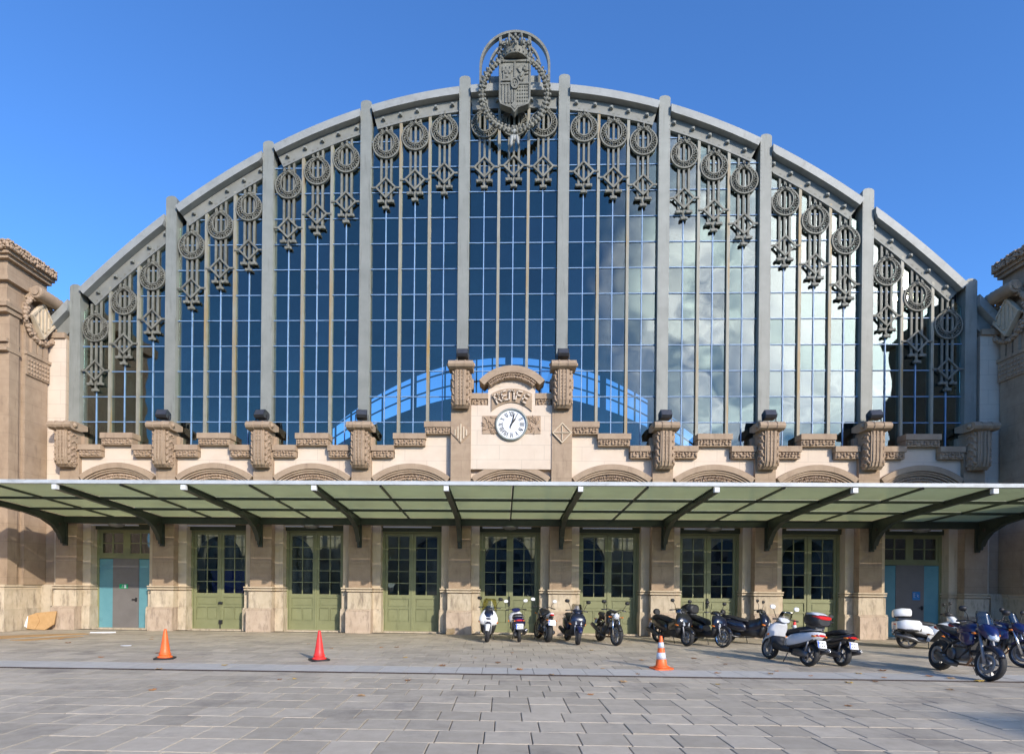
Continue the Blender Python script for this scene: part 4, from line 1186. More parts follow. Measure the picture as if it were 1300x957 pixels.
# ------------------------------------------------------------------ cones, litter
def cone(loc, label, body, base, stripes=False, h=.68, tilt=(0,0), rz=.3):
    t = thing('traffic_cone', label, 'traffic cone', loc, rz, None)
    t.rotation_euler = (tilt[0], tilt[1], rz)
    def r(z): return .135 + (.028-.135)*(z/h)
    w = .21
    bp = MB()
    oct_ = [(-w,-w*.7),(-w*.7,-w),(w*.7,-w),(w,-w*.7),(w,w*.7),(w*.7,w),(-w*.7,w),(-w,w*.7)]
    bp.prism(oct_, .004, .035, 'xy'); bp.build('base', base, t)
    b = MB(); b.lathe([(.165,.036),(.16,.06),(.14,.07)] + [(r(z), z) for z in (.08,.25,.45,.62,h-.01)] + [(.02,h)], (0,0,0), 'z', 20); b.build('cone_body', body, t)
    if stripes:
        for z0, z1 in ((.22,.36),(.46,.58)):
            MB().lathe([(r(z0)+.004,z0),(r(z1)+.004,z1),(r(z1)-.004,z1),(r(z0)-.004,z0)], (0,0,0), 'z', 20, closed=True).build('reflective_band', M['cone_w'], t)
    else:
        MB().lathe([(r(.11)+.012,.10),(r(.11)+.012,.13),(r(.13)-.004,.135),(r(.10)-.004,.095)], (0,0,0), 'z', 20, closed=True).build('ridge', body, t)
    return t
cone((-8.03,-8.0,0), 'plain orange traffic cone on a black base, leftmost on the paving', M['cone_o'], M['plastic'], h=.69)
cone((-4.47,-7.9,0), 'plain red traffic cone on a black base in front of a green door', M['cone_r'], M['plastic'], h=.69, rz=.6)
cone((3.19,-8.5,0), 'orange traffic cone with two white bands in front of the parked scooters', M['cone_o'], M['cone_o'], True, h=.72, tilt=(0,-.03), rz=.2)

def make_litter():
    rng = random.Random(77)
    b = thing('cardboard_box', 'flattened brown cardboard box leaning against the left wall', 'cardboard', (-16.80,-.92,0), .12)
    b.rotation_euler = (-.30,.02,.10); b.scale = (.82,1,1)
    MB().prism([(-.45,.02),(.30,0),(.62,.22),(.60,.70),(-.20,.62),(-.52,.50)], -.05,.0).build('panel', M['cardboard'], b)
    MB().prism([(-.10,.0),(.02,.30),(-.18,.60),(-.24,.60),(-.06,.30),(-.16,0)], -.075,-.051).build('flap', M['cardboard'], b)
    MB().prism([(-.60,.12),(-.46,.06),(-.40,.42),(-.56,.50)], -.03,-.01).build('white_liner', M['paper'], b)
    def sheet(name, label, cat, m, poly, z=.012, group=None):
        mb = MB(); mb.prism(poly, .006, .006+z, 'xy'); return tag(mb.build(name, m), label, cat, group)
    sheet('cardboard_sheet', 'long flat cardboard sheet lying on the paving at the left', 'cardboard', M['cardboard'], [(-16.9,-4.0),(-15.2,-2.6),(-14.3,-2.05),(-13.95,-2.3),(-14.4,-2.8),(-15.0,-3.4),(-15.6,-4.6)])
    sheet('cardboard_sheet', 'narrow torn cardboard strip beside the long flat sheet', 'cardboard', M['cardboard'], [(-14.75,-4.5),(-13.95,-3.2),(-13.55,-3.1),(-13.75,-3.7),(-14.2,-4.6)])
    sheet('paper_sheet', 'crumpled white paper on the paving before the teal panelled door', 'paper', M['paper'], [(-14.25,-1.85),(-13.95,-1.6),(-13.6,-1.5),(-13.45,-1.7),(-13.8,-1.85)], .03)
    sheet('paper_scrap', 'tiny white paper scrap on the paving near the leftmost cone', 'paper', M['paper'], [(-10.75,-5.5),(-10.5,-5.4),(-10.45,-5.5),(-10.6,-5.6)], .01)
    # fallen leaves
    lm = []
    for q, m in enumerate(M['leafs']):
        mb = MB(); n = 14; c = (0,0,.018)
        ring = []
        for k in range(n):
            a = 2*PI*k/n; rr = .085*(1.0 if k % 2 else .55)*(1.25 if k in (3,4,5) else 1); ring.append((rr*math.cos(a), rr*math.sin(a), rng.uniform(.0,.035)))
        vs = [c] + ring + [(p[0],p[1],p[2]+.003) for p in [c]+ring]
        mb.add(vs, [(0,1+k,1+(k+1)%n) for k in range(n)] + [(n+1,n+2+(k+1)%n,n+2+k) for k in range(n)])
        me = mb.mesh('fallen_leaf'); me.materials.append(m); lm.append(me)
    spots = [(-2.6,-7.2,2),(-.9,-7.1,3),(.0,-5.9,1),(-1.55,-8.5,0),(.12,-8.9,1),(-.35,-7.9,0),(.74,-9.55,3),(1.9,-8.6,3),(2.5,-9.3,0),(2.0,-10.3,3),(3.1,-7.1,3),(3.7,-10.4,2),(4.5,-6.6,0),(5.2,-6.3,3),(4.9,-7.6,0),(5.6,-8.6,1),(2.2,-5.1,2),(6.0,-9.2,1),(6.3,-10.0,2),(7.4,-9.3,1),(8.0,-8.3,0),(7.2,-8.8,2),(5.3,-9.0,3),(4.2,-9.0,1),(6.9,-9.8,0),(-5.9,-4.4,0),(-4.9,-5.5,1),(-3.6,-5.1,1),(-3.2,-5.0,0),(-4.1,-10.5,2),(-4.35,-10.6,0),(-2.0,-10.5,0),(-6.2,-8.9,2),(-7.2,-9.6,3),(-8.8,-7.0,0),(-9.6,-7.9,1),(-11.4,-3.0,1),(-11.0,-3.7,3),(-12.6,-5.0,0),(-13.6,-4.0,1),(8.5,-9.0,1),(8.7,-9.3,3),(9.0,-9.6,2),(10.0,-10.0,0),(9.4,-10.2,1),(7.7,-10.6,3),(1.2,-11.6,1),(-2.5,-12.0,3),(5.0,-12.2,0),(-6.0,-11.8,1)]
    for i, (x,y,k) in enumerate(spots):
        o = link('fallen_leaf', lm[k], None, (x, y, .001), rng.uniform(0,6.28)); s = rng.uniform(.55,1.0); o.scale = (s,s,s*.8)
        tag(o, 'single dry autumn leaf fallen on the grey paving', 'leaf', 'dry leaves scattered over the paving')
make_litter()
b_ = thing('blue_container', 'bright blue container standing inside behind the green door left of centre', 'container', (-10.9,2.2,.02))
MB().box(-.95,.95,-.5,.5,0.08,2.1).build('body', M['container'], b_); MB().box(-.99,.99,-.54,.54,2.101,2.2).box(-.6,-.55,-.54,-.501,.1,2.1).box(.2,.25,-.54,-.501,.1,2.1).build('lid', M['container'], b_)
MB().box(-.9,.9,-.45,.45,0,.079).build('skid', M['plastic'], b_)

# ------------------------------------------------------------------ two-wheelers (local: +x forward, +y left)
def wheel(parent, x, r, w, steer=0.0, rim=None, spokes=6, disc=True, hubz=None):
    rim = rim or M['alloy']; tw = w/2
    W = link('wheel', None, parent, (x,0,r), steer); W.empty_display_size = .1
    ty = MB(); n = 28; tr = w*.5
    prof = [(r-tr*1.15,-tw*.72),(r-tr*.8,-tw*.95),(r-tr*.35,-tw*.95),(r-.006,-tw*.45),(r,0),(r-.006,tw*.45),(r-tr*.35,tw*.95),(r-tr*.8,tw*.95),(r-tr*1.15,tw*.72),(r-tr*1.25,0)]
    ty.lathe(prof, (0,0,0), 'y', n, closed=True)
    o = ty.build('tyre', M['tyre'], W)
    rm = MB(); ri = r-tr*1.05
    rm.lathe([(ri,-tw*.7),(ri+.01,-tw*.72),(ri+.012,tw*.72),(ri,tw*.7),(ri-.022,tw*.5),(ri-.026,0),(ri-.022,-tw*.5)], (0,0,0), 'y', n, closed=True)
    rm.lathe([(.045,-tw*.9),(.055,-tw*.6),(.055,tw*.6),(.045,tw*.9)], (0,0,0), 'y', 12)
    for k in range(spokes):
        a = 2*PI*k/spokes
        rm.bar((.04*math.cos(a),0,.04*math.sin(a)), ((ri-.01)*math.cos(a),0,(ri-.01)*math.sin(a)), .03, .045 if spokes < 8 else .02, (0,1,0))
    rm.build('rim', rim, W)
    if disc:
        d = MB(); q = r*.58
        for s in (-1,1): d.lathe([(q,s*tw*1.02),(q,s*tw*1.02+.004),(q*.62,s*tw*1.02+.004),(q*.62,s*tw*1.02)], (0,0,0), 'y', 24, closed=True)
        d.build('brake_disc', M['alloy'], W)
    return W
def mirrors(p, x, y, z, m=None, h=.24, out=.10):
    for s in (-1,1):
        a = MB().tube([(x,s*y,z),(x+.02,s*(y+out*.4),z+h*.55),(x-.01,s*(y+out),z+h)], .008, 6).build('mirror_stalk', M['plastic'], p)
        MB().loft([(x-.025,s*(y+out+.01),z+h+.02,.062,.042),(x-.01,s*(y+out+.01),z+h+.02,.075,.055),(x+.03,s*(y+out+.01),z+h+.025,.05,.035),(x+.045,s*(y+out+.01),z+h+.025,.01,.01)], 12).build('mirror_head', m or M['plastic'], a)
def plate(p, x, z, lean=.25, w=.11, h=.085):
    d = V((-math.cos(lean),0,-math.sin(lean)*0)); 
    o = MB().box(-.006,.0,-w,w,-h,h).build('number_plate', M['plate'], p, (x,0,z)); o.rotation_euler = (0,lean,0)
    MB().box(-.0075,-.0062,w-.035,w-.004,-h+.004,h-.004).build('blue_band', M['plateblue'], o)
    k = MB()
    for q in range(4): k.box(-.0075,-.0062,.055-q*.04,.055-q*.04+.018,.014,.058)
    for q in range(3): k.box(-.0075,-.0062,.03-q*.045,.03-q*.045+.020,-.058,-.014)
    k.build('plate_characters', M['ink'], o)
def handlebar(p, x, z, w, rise=.04, back=.10, m=None):
    o = MB().tube([(x-back,-w,z+rise*.3),(x-back*.5,-w*.55,z+rise),(x,-.06,z),(x,.06,z),(x-back*.5,w*.55,z+rise),(x-back,w,z+rise*.3)], .013, 8).build('handlebar', m or M['plastic'], p)
    for s in (-1,1):
        MB().tube([(x-back*.8,s*w*.72,z+rise*.5),(x-back*1.05,s*(w+.02),z+rise*.25)], .019, 8).build('grip', M['tyre'], o)
        MB().tube([(x-back*.5,s*w*.7,z+rise*.4),(x-back*.5,s*(w-.02),z+rise*.1)], .007, 6).build('brake_lever', M['alloy'], o)
def windshield(p, m, x, z, w, h, lean=.35):
    """curved thin screen rising from (x,z)"""
    mb = MB(); n = 8; rows = 5; A_ = []; B_ = []
    for j in range(rows+1):
        t = j/rows; ww = w*(1-.12*t if t < .7 else 1-.12*t-.9*(t-.7)**1.4)
        for k in range(n+1):
            u = -1+2*k/n
            A_.append((x - lean*h*t - .10*u*u, ww*u, z + h*t)); B_.append((x - lean*h*t - .10*u*u - .005, ww*u, z + h*t))
    N_ = len(A_); fs = []
    for j in range(rows):
        for k in range(n):
            a = j*(n+1)+k; fs += [(a,a+1,a+n+2,a+n+1),(N_+a,N_+a+n+1,N_+a+n+2,N_+a+1)]
    rim = [k for k in range(n+1)] + [j*(n+1)+n for j in range(1,rows+1)] + [rows*(n+1)+k for k in range(n-1,-1,-1)] + [j*(n+1) for j in range(rows-1,0,-1)]
    for i in range(len(rim)): a, b = rim[i], rim[(i+1) % len(rim)]; fs.append((a,b,N_+b,N_+a))
    mb.add(A_+B_, fs, True); return mb.build('windshield', m, p)
def fender(p, m, x, r, w, a0, a1):
    mb = MB(); o = []; n = 12; rs = []
    for k in range(n+1):
        a = a0 + (a1-a0)*k/n; q = r+.025; t = math.sin(PI*k/n)*.3+.7
        rs.append([(x+math.cos(a)*(q-.05), -w*t, r+math.sin(a)*(q-.05)),(x+math.cos(a)*q, -w*.85*t, r+math.sin(a)*q),(x+math.cos(a)*(q+.014), 0, r+math.sin(a)*(q+.014)),(x+math.cos(a)*q, w*.85*t, r+math.sin(a)*q),(x+math.cos(a)*(q-.05), w*t, r+math.sin(a)*(q-.05)),(x+math.cos(a)*(q-.012), 0, r+math.sin(a)*(q-.012))])
    return mb.rings(rs).build('front_fender', m, p)

def scooter(label, loc, head, paint_m, panel=None, lean=.10, wr=.25, tw=.13, maxi=False, screen=None, screen_h=.34, topbox=None, cases=None, seatm=None,
            steer=0.0, rim=None, spokes=5, lens=True, apron_face=None, backrest=False, name='scooter', light_z=0, scale=1.0, mirror_m=None, fendm=None, topred=False, mirror_h=.24):
    pn = panel or paint_m
    t = thing(name, label, 'scooter', loc, 0, 'two-wheelers parked in front of the station')
    t.rotation_euler = (lean, 0, head); t.scale = (scale,)*3
    fx, rx = .66, -.66
    wheel(t, fx, wr, tw, steer, rim, spokes); wheel(t, rx, wr, tw*1.08, 0, rim, spokes, disc=False)
    # fork and fender
    fk = MB()
    for s in (-1,1): fk.tube([(fx-.005,s*(tw*.5+.035),wr),(fx-.10,s*(tw*.5+.035),wr+.28),(fx-.15,s*.05,wr+.42)], [.02,.024,.02], 8)
    fk.build('fork', M['alloy'], t)
    fender(t, fendm or paint_m, fx, wr, tw*.62, PI*.12, PI*.86)
    W = .29 if maxi else .245
    top = .98 if maxi else .93
    # leg shield / front fairing: stacked sections
    MB().loftz([(.26,.34,0,.05,W*.62),(.40,.40,0,.08,W*.80),(.54,.43,0,.09,W*.88),(.60,.43,0,.06,W*.7)], 16).build('lower_fairing', M['plastic'], t)
    MB().loftz([(.50,.46,0,.05,W*.45),(.56,.48,0,.09,W*.92),(.66,.48,0,.12,W*1.0),(.76,.47,0,.13,W),(.86,.43,0,.12,W*.84),(top,.37,0,.09,W*.55)], 18).build('front_fairing', pn, t)
    if apron_face:
        MB().loftz([(.46,.515,0,.03,W*.35),(.60,.545,0,.045,W*.45),(.74,.555,0,.05,W*.42),(.88,.50,0,.06,W*.52),(top+.01,.43,0,.05,W*.40)], 14).build('centre_panel', apron_face, t)
    # headlights
    zl = .70 + light_z
    if lens:
        for s in (-1,1):
            # swept-back headlight wedge following the fairing
            MB().rings([[(.575,s*W*.18,zl-.10),(.545,s*W*.34,zl-.12),(.50,s*W*.86,zl+.06),(.49,s*W*.80,zl+.13),(.555,s*W*.30,zl+.0)],
                        [(.615,s*W*.20,zl-.09),(.60,s*W*.34,zl-.10),(.545,s*W*.82,zl+.06),(.535,s*W*.77,zl+.11),(.605,s*W*.31,zl-.01)]]).build('headlight', M['lens'], t)
    for s in (-1,1): MB().loft([(.44,s*(W+.005),.62,.018,.03),(.51,s*W*.92,.61,.02,.022),(.535,s*W*.88,.605,.008,.008)], 8).build('indicator', M['amber'], t)
    # handlebar cowl
    MB().loft([(.22,0,top+.05,.12,.045),(.32,0,top+.07,.15,.06),(.42,0,top+.04,.10,.05),(.47,0,top+.0,.04,.02)], 12).build('handlebar_cowl', paint_m if not maxi else M['plastic'], t)
    handlebar(t, .32, top+.06, .33, .03, .10)
    mirrors(t, .30, .20, top+.10, mirror_m, mirror_h, .12)
    if screen: windshield(t, screen, .46 if maxi else .42, top-.02, .23 if maxi else .19, screen_h, .42)
    # floor tunnel, inner shield
    MB().loft([(-.20,0,.34,.17,.10),(.10,0,.33 if not maxi else .40,.19,.09 if not maxi else .17),(.36,0,.40,.18,.12 if not maxi else .2),(.42,0,.52,.15,.14)], 12, e=3.2).build('floorboard', M['plastic'], t)
    if maxi: MB().loft([(-.16,0,.52,.17,.20),(.08,0,.55,.20,.21),(.30,0,.62,.225,.22),(.44,0,.68,.24,.20)], 14).build('centre_tunnel', paint_m, t)
    # rear body
    MB().loft([(-.02,0,.48,.17,.13),(-.20,0,.54,.22,.17),(-.50,0,.60,.235,.17),(-.78,0,.68,.19,.12),(-.98,0,.74,.09,.05)], 16).build('rear_body', paint_m, t)
    MB().loft([(-.12,0,.40,.17,.09),(-.5,0,.47,.20,.07),(-.85,0,.62,.13,.04)], 12).build('side_panel', M['plastic'], t)
    # seat
    hs = .80 if not maxi else .78
    st = MB().loft([(.04,0,.66,.11,.05),(-.05,0,hs-.06,.15,.07),(-.28,0,hs-.03,.18,.075),(-.40,0,hs+.01,.18,.07),(-.62,0,hs+.05,.165,.065),(-.82,0,hs+.05,.11,.045)], 14)
    so = st.build('seat', seatm or M['seat'], t)
    if backrest: MB().loft([(-.76,0,hs+.17,.10,.075),(-.82,0,hs+.19,.12,.095),(-.87,0,hs+.18,.10,.075)], 12).build('backrest', M['seat'], so)
    # grab rail
    MB().tube([(-.52,-.19,hs-.02),(-.80,-.16,hs+.03),(-.93,0,hs+.05),(-.80,.16,hs+.03),(-.52,.19,hs-.02)], .013, 8).build('grab_rail', M['alloy'] if not maxi else M['plastic'], t)
    # engine, swingarm, exhaust
    MB().loft([(-.18,.0,.28,.10,.09),(-.40,.05,.29,.13,.11),(-.60,.10,.28,.07,.09),(-.76,.11,.27,.04,.06)], 12).build('engine', M['steel'], t)
    ex = MB().tube([(-.25,-.10,.20),(-.42,-.16,.22),(-.52,-.18,.28),(-.95,-.20,.40),(-1.0,-.20,.41)], [.02,.025,.06,.07,.04], 12).build('exhaust', M['steel'], t)
    MB().lathe([(.035,0),(.03,-.03),(.02,-.02)], (-1.0,-.20,.41), 'x', 10).build('exhaust_tip', M['chrome'], ex)
    for s in (-1,1): MB().tube([(rx,s*.12,wr),(rx-.10,s*.15,.62)], [.022,.018], 8).build('shock_absorber', M['alloy'], t)
    # tail light, rear fender, plate
    MB().loft([(-.88,0,.72,.13,.035),(-.96,0,.72,.115,.035),(-.99,0,.72,.07,.022)], 12).build('tail_light', M['red_lens'], t)
    for s in (-1,1): MB().loft([(-.86,s*.15,.70,.03,.024),(-.94,s*.145,.70,.025,.02),(-.96,s*.14,.70,.01,.01)], 8).build('indicator', M['amber'], t)
    MB().bar((-.86,0,.66),(-1.02,0,.40),.14,.02).build('rear_mudguard', M['plastic'], t)
    plate(t, -1.0, .53, .35)
    MB().tube([(-.12,.12,.24),(-.10,.20,.02)], .012, 6).build('stand', M['steel'], t)
    if topbox:
        tb = MB().loft([(-.56,0,hs+.27,.12,.10),(-.60,0,hs+.27,.19,.14),(-.80,0,hs+.27,.22,.15),(-.98,0,hs+.25,.20,.13),(-1.02,0,hs+.24,.13,.09)], 16, e=3).build('top_box', M['plastic'] if topbox != 'white' else M['p_white'], t)
        if topbox == 'black':
            MB().loft([(-.62,0,hs+.375,.16,.05),(-.80,0,hs+.39,.19,.05),(-.96,0,hs+.35,.15,.04)], 12).build('box_lid', M['p_black'] if not topred else M['p_silver'], tb)
        if topred:
            MB().loft([(-.86,0,hs+.33,.21,.055),(-.99,0,hs+.32,.195,.045),(-1.035,0,hs+.31,.15,.03)], 12).build('box_reflector', M['red_lens'], tb)
        if topbox == 'white':
            MB().loft([(-.58,0,hs+.17,.17,.05),(-.80,0,hs+.17,.20,.05),(-1.0,0,hs+.17,.17,.05)], 12, e=3).build('box_base', M['plastic'], tb)
        MB().box(-.9,-.6,-.12,.12,hs+.06,hs+.13).build('rack', M['steel'], tb)
    if cases:
        for s in (-1,1):
            c = MB().loft([(-.36,s*.30,.66,.07,.10),(-.42,s*.32,.66,.10,.17),(-.75,s*.32,.67,.105,.18),(-.98,s*.31,.68,.08,.12)], 14, e=3).build('side_case', cases, t)
            MB().loft([(-.38,s*.33,.56,.07,.05),(-.70,s*.34,.53,.095,.06),(-.96,s*.32,.58,.06,.04)], 12, e=3).build('case_shell', M['plastic'], c)
    return t

def motorcycle(label, loc, head, tank, lean=.12, wr=.30, tw=.15, steer=0.0, frontm=None, light='round', tailm=None, screen=False, stripe=None, scale=1.0, exhaust='side', naked=True, mirror_m=None, fork_m=None, disc_big=False):
    t = thing('motorcycle', label, 'motorcycle', loc, 0, 'two-wheelers parked in front of the station')
    t.rotation_euler = (lean, 0, head); t.scale = (scale,)*3
    fx, rx = .72, -.68
    wheel(t, fx, wr, tw*.8, steer, M['alloy'], 5); wheel(t, rx, wr, tw*1.15, 0, M['steel'], 5)
    fk = MB()
    for s in (-1,1):
        fk.tube([(fx+.01,s*.10,wr-.01),(fx-.13,s*.10,wr+.34),(fx-.27,s*.10,.98)], [.030,.026,.022], 10)
    f = fk.build('fork', fork_m or M['chrome'], t)
    for s in (-1,1): MB().obox((fx-.06,s*.09,wr+.05), (.05,0,0),(0,.02,0),(0,0,.06)).build('brake_caliper', M['steel'], f)
    MB().box(-.03,.03,-.13,.13,-.02,.02).build('triple_clamp', M['alloy'], t, (fx-.25,0,.92))
    fender(t, frontm or M['plastic'], fx, wr, tw*.5, PI*.15, PI*.80)
    # frame, engine, radiator
    fr = MB()
    for s in (-1,1):
        fr.tube([(fx-.28,s*.07,.88),(.20,s*.16,.72),(-.14,s*.17,.58),(-.28,s*.15,.40)], [.03,.028,.03,.03], 8)
        fr.tube([(fx-.28,s*.06,.80),(.30,s*.15,.50),(.10,s*.15,.30),(-.24,s*.14,.28)], .02, 8)
        fr.tube([(-.22,s*.14,.42),(rx,s*.12,wr)], [.035,.028], 8)
        fr.tube([(-.16,s*.14,.62),(-.60,s*.12,.80)], .018, 6)
    fr.build('frame', M['plastic'], t)
    en = MB().loft([(.30,0,.45,.10,.09),(.20,0,.44,.17,.14),(.0,0,.42,.19,.15),(-.20,0,.40,.16,.11),(-.27,0,.40,.08,.06)], 14, e=3)
    for k in range(5): en.obox((.18,0,.53+k*.03), (.12,0,.0),(0,.15,0),(0,0,.008))
    for s in (-1,1): en.lathe([(.12,s*.17),(.12,s*.20),(.08,s*.225),(.02,s*.225)], (-.06,0,.40), 'y', 18)
    en.build('engine', M['steel'], t)
    MB().box(.36,.41,-.15,.15,.48,.74).build('radiator', M['plastic'], t)
    hd = MB()
    for s in (-1,1): hd.tube([(.28,s*.08,.50),(.36,s*.08,.36),(.24,s*.08,.22),(-.10,s*.04,.20)], .022, 8)
    hd.build('exhaust_header', mat_copper, t)
    if exhaust == 'side': MB().tube([(-.10,-.10,.20),(-.25,-.16,.26),(-.40,-.19,.34),(-.92,-.22,.52),(-.96,-.22,.53)], [.03,.04,.06,.065,.04], 12).build('exhaust', M['steel'], t)
    else: MB().tube([(-.05,-.05,.19),(-.10,-.14,.22),(-.20,-.17,.25),(-.48,-.19,.31),(-.52,-.19,.32)], [.05,.07,.08,.075,.04], 12).build('exhaust', M['steel'], t)
    # tank, seat, tail
    tk = MB().loft([(.42,0,.84,.08,.06),(.34,0,.88,.15,.12),(.18,0,.90,.185,.14),(.0,0,.87,.17,.12),(-.14,0,.81,.11,.07)], 16).build('fuel_tank', tank, t)
    MB().lathe([(.035,0),(.035,.015)], (.20,0,1.035), 'z', 12).build('filler_cap', M['alloy'], tk)
    for s in (-1,1): MB().loft([(.46,s*.16,.72,.02,.09),(.34,s*.185,.72,.03,.13),(.16,s*.18,.74,.025,.10),(.02,s*.16,.77,.01,.04)], 12).build('shroud', tank, t)
    MB().loft([(-.06,0,.80,.09,.03),(-.20,0,.79,.135,.05),(-.42,0,.82,.135,.05),(-.62,0,.88,.11,.045),(-.80,0,.91,.07,.03)], 14).build('seat', M['seat'], t)
    tl = MB().loft([(-.30,0,.74,.12,.05),(-.55,0,.80,.12,.05),(-.78,0,.87,.09,.045),(-.92,0,.91,.04,.025)], 14).build('tail_cowl', tailm or M['plastic'], t)
    if stripe:
        MB().loft([(-.28,0,.765,.045,.048),(-.55,0,.825,.045,.05),(-.80,0,.892,.035,.042)], 10).build('stripe', stripe, tl)
    MB().loft([(-.86,0,.85,.07,.03),(-.93,0,.87,.06,.03),(-.955,0,.875,.03,.015)], 10).build('tail_light', M['red_lens'], t)
    MB().bar((-.74,0,.80),(-1.0,0,.56),.12,.02).build('rear_mudguard', M['plastic'], t)
    for s in (-1,1):
        MB().tube([(-.90,s*.05,.70),(-.92,s*.14,.70)], .008, 6).loft([(-.90,s*.15,.70,.025,.02),(-.95,s*.15,.70,.02,.016),(-.97,s*.15,.70,.008,.006)], 8).build('indicator', M['amber'], t)
        MB().tube([(fx-.22,s*.10,.84),(fx-.20,s*.20,.84)], .008, 6).loft([(fx-.22,s*.21,.84,.022,.022),(fx-.17,s*.21,.84,.022,.022),(fx-.15,s*.21,.84,.008,.008)], 8).build('indicator', M['amber'], t)
    plate(t, -1.0, .63, .35)
    MB().tube([(rx,.13,wr+.02),(-.40,.0,.62)], [.03,.03], 8).build('shock_absorber', M['alloy'], t)
    # headlight
    if light == 'round':
        o = MB().lathe([(.04,-.12),(.085,-.08),(.10,0),(.095,.02)], (fx-.16,0,.86), 'x', 18).build('headlight_shell', frontm or M['chrome'], t)
        MB().lathe([(.09,.0),(.08,.03),(.04,.045),(.01,.048)], (fx-.138,0,.86), 'x', 18).build('lens', M['lens'], o)
    else:
        o = MB().loft([(fx-.26,0,.92,.12,.09),(fx-.16,0,.92,.15,.12),(fx-.04,0,.86,.12,.12),(fx+.05,0,.80,.06,.07),(fx+.07,0,.78,.02,.03)], 14).build('headlight_cowl', tank, t)
        MB().loft([(fx-.06,0,.83,.105,.075),(fx+.03,0,.795,.085,.065),(fx+.085,0,.77,.045,.04),(fx+.095,0,.765,.01,.01)], 12).build('lens', M['lens'], o)
    handlebar(t, fx-.28, 1.02, .37, .05, .14)
    mirrors(t, fx-.30, .26, 1.06, mirror_m, .20, .10)
    if screen: windshield(t, M['screen'], fx-.12, .98, .15, .28, .5)
    MB().tube([(-.02,.16,.26),(.0,.28,.02)], .013, 6).build('side_stand', M['steel'], t)
    for s in (-1,1): MB().tube([(-.20,s*.16,.34),(-.20,s*.26,.34)], .014, 6).build('foot_peg', M['alloy'], t)
    return t
mat_copper = mat('heat_tinted_exhaust', (.30,.17,.10), (.38,.22,.13), 9, .35, .8)

R_ = math.radians
scooter('white scooter with yellowish windscreen facing the viewer, leftmost of the row', (-.72,-2.58,0), R_(-91), M['p_white'], lean=-.06, wr=.27, screen=M['screen_y'], screen_h=.38, apron_face=M['p_navy'], steer=.10, maxi=True)
scooter('small deep blue scooter seen from behind beside the white one', (.24,-2.42,0), R_(93), M['p_blue'], lean=-.04, wr=.22, tw=.10, panel=M['p_silver'], mirror_m=M['p_white'], scale=.97)
motorcycle('black motorcycle with white tail and red stripe, seen from behind', (1.05,-2.30,0), R_(99), M['p_black'], lean=.10, tailm=M['p_white'], stripe=M['p_red'], mirror_m=M['p_white'], steer=.2, exhaust='belly')
scooter('navy scooter with clear windscreen facing the viewer beside the pale pilaster', (1.92,-3.05,0), R_(-83), M['p_navy'], lean=-.07, wr=.27, screen=M['screen'], screen_h=.30, maxi=False, steer=-.15, fendm=M['p_blue'])
motorcycle('naked black motorcycle with silver fork facing the viewer', (3.0,-3.05,0), R_(-80), M['p_black'], lean=-.08, steer=.15, wr=.31)
scooter('all-black maxi scooter with backrest turned to the right', (4.98,-3.05,0), R_(-66), M['p_black'], lean=-.07, maxi=True, screen=M['screen'], screen_h=.16, backrest=True, wr=.27, steer=-.1, panel=M['p_black'])
scooter('black scooter with black top box and large silver front wheel', (5.93,-3.32,0), R_(-66), M['p_black'], lean=-.07, wr=.31, tw=.10, rim=M['chrome'], spokes=8, topbox='black', panel=M['p_navy'], fendm=M['p_navy'], light_z=-.02)
scooter('navy maxi scooter with padded backrest facing right behind the silver one', (7.45,-2.75,0), R_(-38), M['p_navy'], lean=-.08, maxi=True, screen=M['screen'], screen_h=.10, backrest=True, wr=.27)
scooter('silver-white scooter with red and black top box seen from behind', (6.55,-7.10,0), R_(103), M['p_silver'], lean=.11, wr=.27, tw=.12, screen=M['screen'], screen_h=.30, topbox='black', topred=True, panel=M['p_silver'], mirror_m=M['p_white'])
scooter('low black scooter with wide red tail light beside the silver-white one', (7.42,-7.0,0), R_(99), M['p_black'], lean=.10, wr=.26, maxi=True, scale=.93, mirror_h=.10)
scooter('white touring scooter with white side cases and white top box', (12.42,-3.72,0), R_(-24), M['p_white'], lean=-.07, maxi=True, wr=.27, topbox='white', cases=M['p_white'], seatm=M['seat'], screen_h=.2)
motorcycle('blue naked motorcycle with big front wheel in the right foreground', (9.33,-8.75,0), R_(-96), M['p_blue'], lean=-.10, wr=.31, light='cowl', screen=True, steer=.12, exhaust='belly', tailm=M['p_blue'], frontm=M['p_navy'], fork_m=M['alloy'], scale=1.07)
motorcycle('dark blue motorcycle cut off by the right edge of the view', (11.45,-6.8,0), R_(-70), M['p_blue'], lean=-.10, wr=.31, light='cowl', screen=True, frontm=M['p_blue'], tailm=M['p_blue'])
cone((9.12,-2.2,0), 'red and white banded traffic cone half hidden behind the silver-white scooter', M['cone_r'], M['cone_r'], True, h=.74)

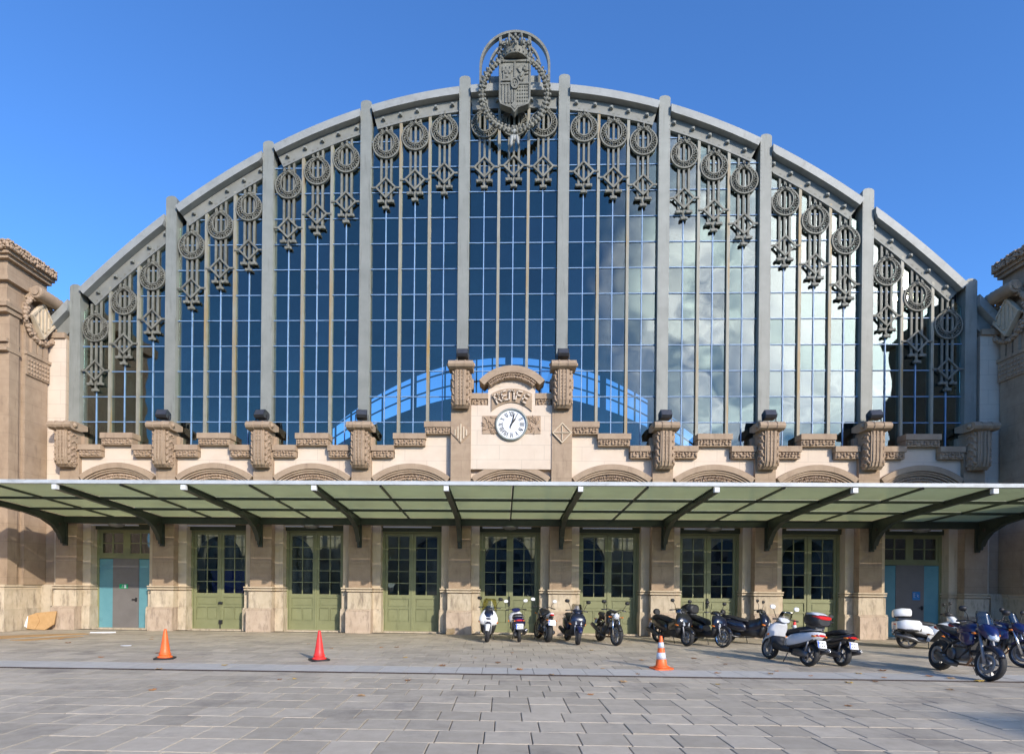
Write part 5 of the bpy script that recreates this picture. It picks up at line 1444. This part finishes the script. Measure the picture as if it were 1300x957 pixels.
# ------------------------------------------------------------------ across the street (seen mirrored in the glass)
def make_opposite():
    rng = random.Random(91)
    def block(x0, x1, y0, h, m, label):
        t = thing('apartment_block', label, 'building', ((x0+x1)/2, y0, 0)); w = (x1-x0)/2
        MB().box(-w,w,-12,0,0,h).box(-w-.3,w+.3,-12.2,.4,h,h+.5).build('wall', m, t)
        wm = MB().box(-.55,.55,.0,.06,-.9,.9).mesh('window'); wm.materials.append(M['dark_in'])
        n = int(w*2/3.2)
        for fl in range(int(h/3.3)):
            for k in range(n): link('window', wm, t, (-w+1.6+(k+.3)*(2*w-2)/n, .0, 2.0+fl*3.3))
    block(-48,-20,-62,15,M['house'],'ochre apartment block across the street, mirrored in the left windows')
    block(-19.5,44,-75,15,M['house2'],'low grey building across the street, mirrored behind the parked scooters')
    block(30,58,-48,17,M['house2'],'grey apartment block across the street, mirrored in the right windows')
    for (x,y,h,lab) in ((-27,-46,10,'leafy street tree across the street, mirrored in the left windows'),(-15,-44,9,'smaller leafy street tree beside the low grey building'),(29,-40,13,'tall leafy street tree beside the right apartment block')):
        t = thing('street_tree', lab, 'tree', (x,y,0))
        tr = MB().tube([(0,0,0),(.1,.05,h*.3),(-.05,.1,h*.55),(.1,0,h*.85)], [.28,.22,.15,.04], 8)
        for k in range(7):
            a = rng.uniform(0,6.28); z = h*rng.uniform(.35,.6); l = h*rng.uniform(.18,.3)
            tr.tube([(0,0,z),(math.cos(a)*l*.6,math.sin(a)*l*.6,z+l*.5),(math.cos(a)*l,math.sin(a)*l,z+l)], [.1,.06,.02], 6)
        tr.build('trunk', M['bark'], t)
        cr = MB()
        blobs = [(rng.gauss(0,h*.13), rng.gauss(0,h*.13), h*rng.uniform(.42,.95), h*rng.uniform(.08,.15)) for _ in range(22)]
        for _ in range(2600):
            bx,by,bz,br = rng.choice(blobs); d = V((rng.gauss(0,1),rng.gauss(0,1),rng.gauss(0,1))).normalized()*br*rng.uniform(.6,1.05)
            c = V((bx,by,bz)) + d; u = V((rng.gauss(0,1),rng.gauss(0,1),rng.gauss(0,1))).normalized(); v = u.cross(V((rng.gauss(0,1),rng.gauss(0,1),rng.gauss(0,1)))).normalized(); s = rng.uniform(.14,.26)
            cr.add([c-u*s, c+v*s*.6, c+u*s, c-v*s*.6], [(0,1,2,3)])
        cr.build('crown', M['foliage'], t)
make_opposite()
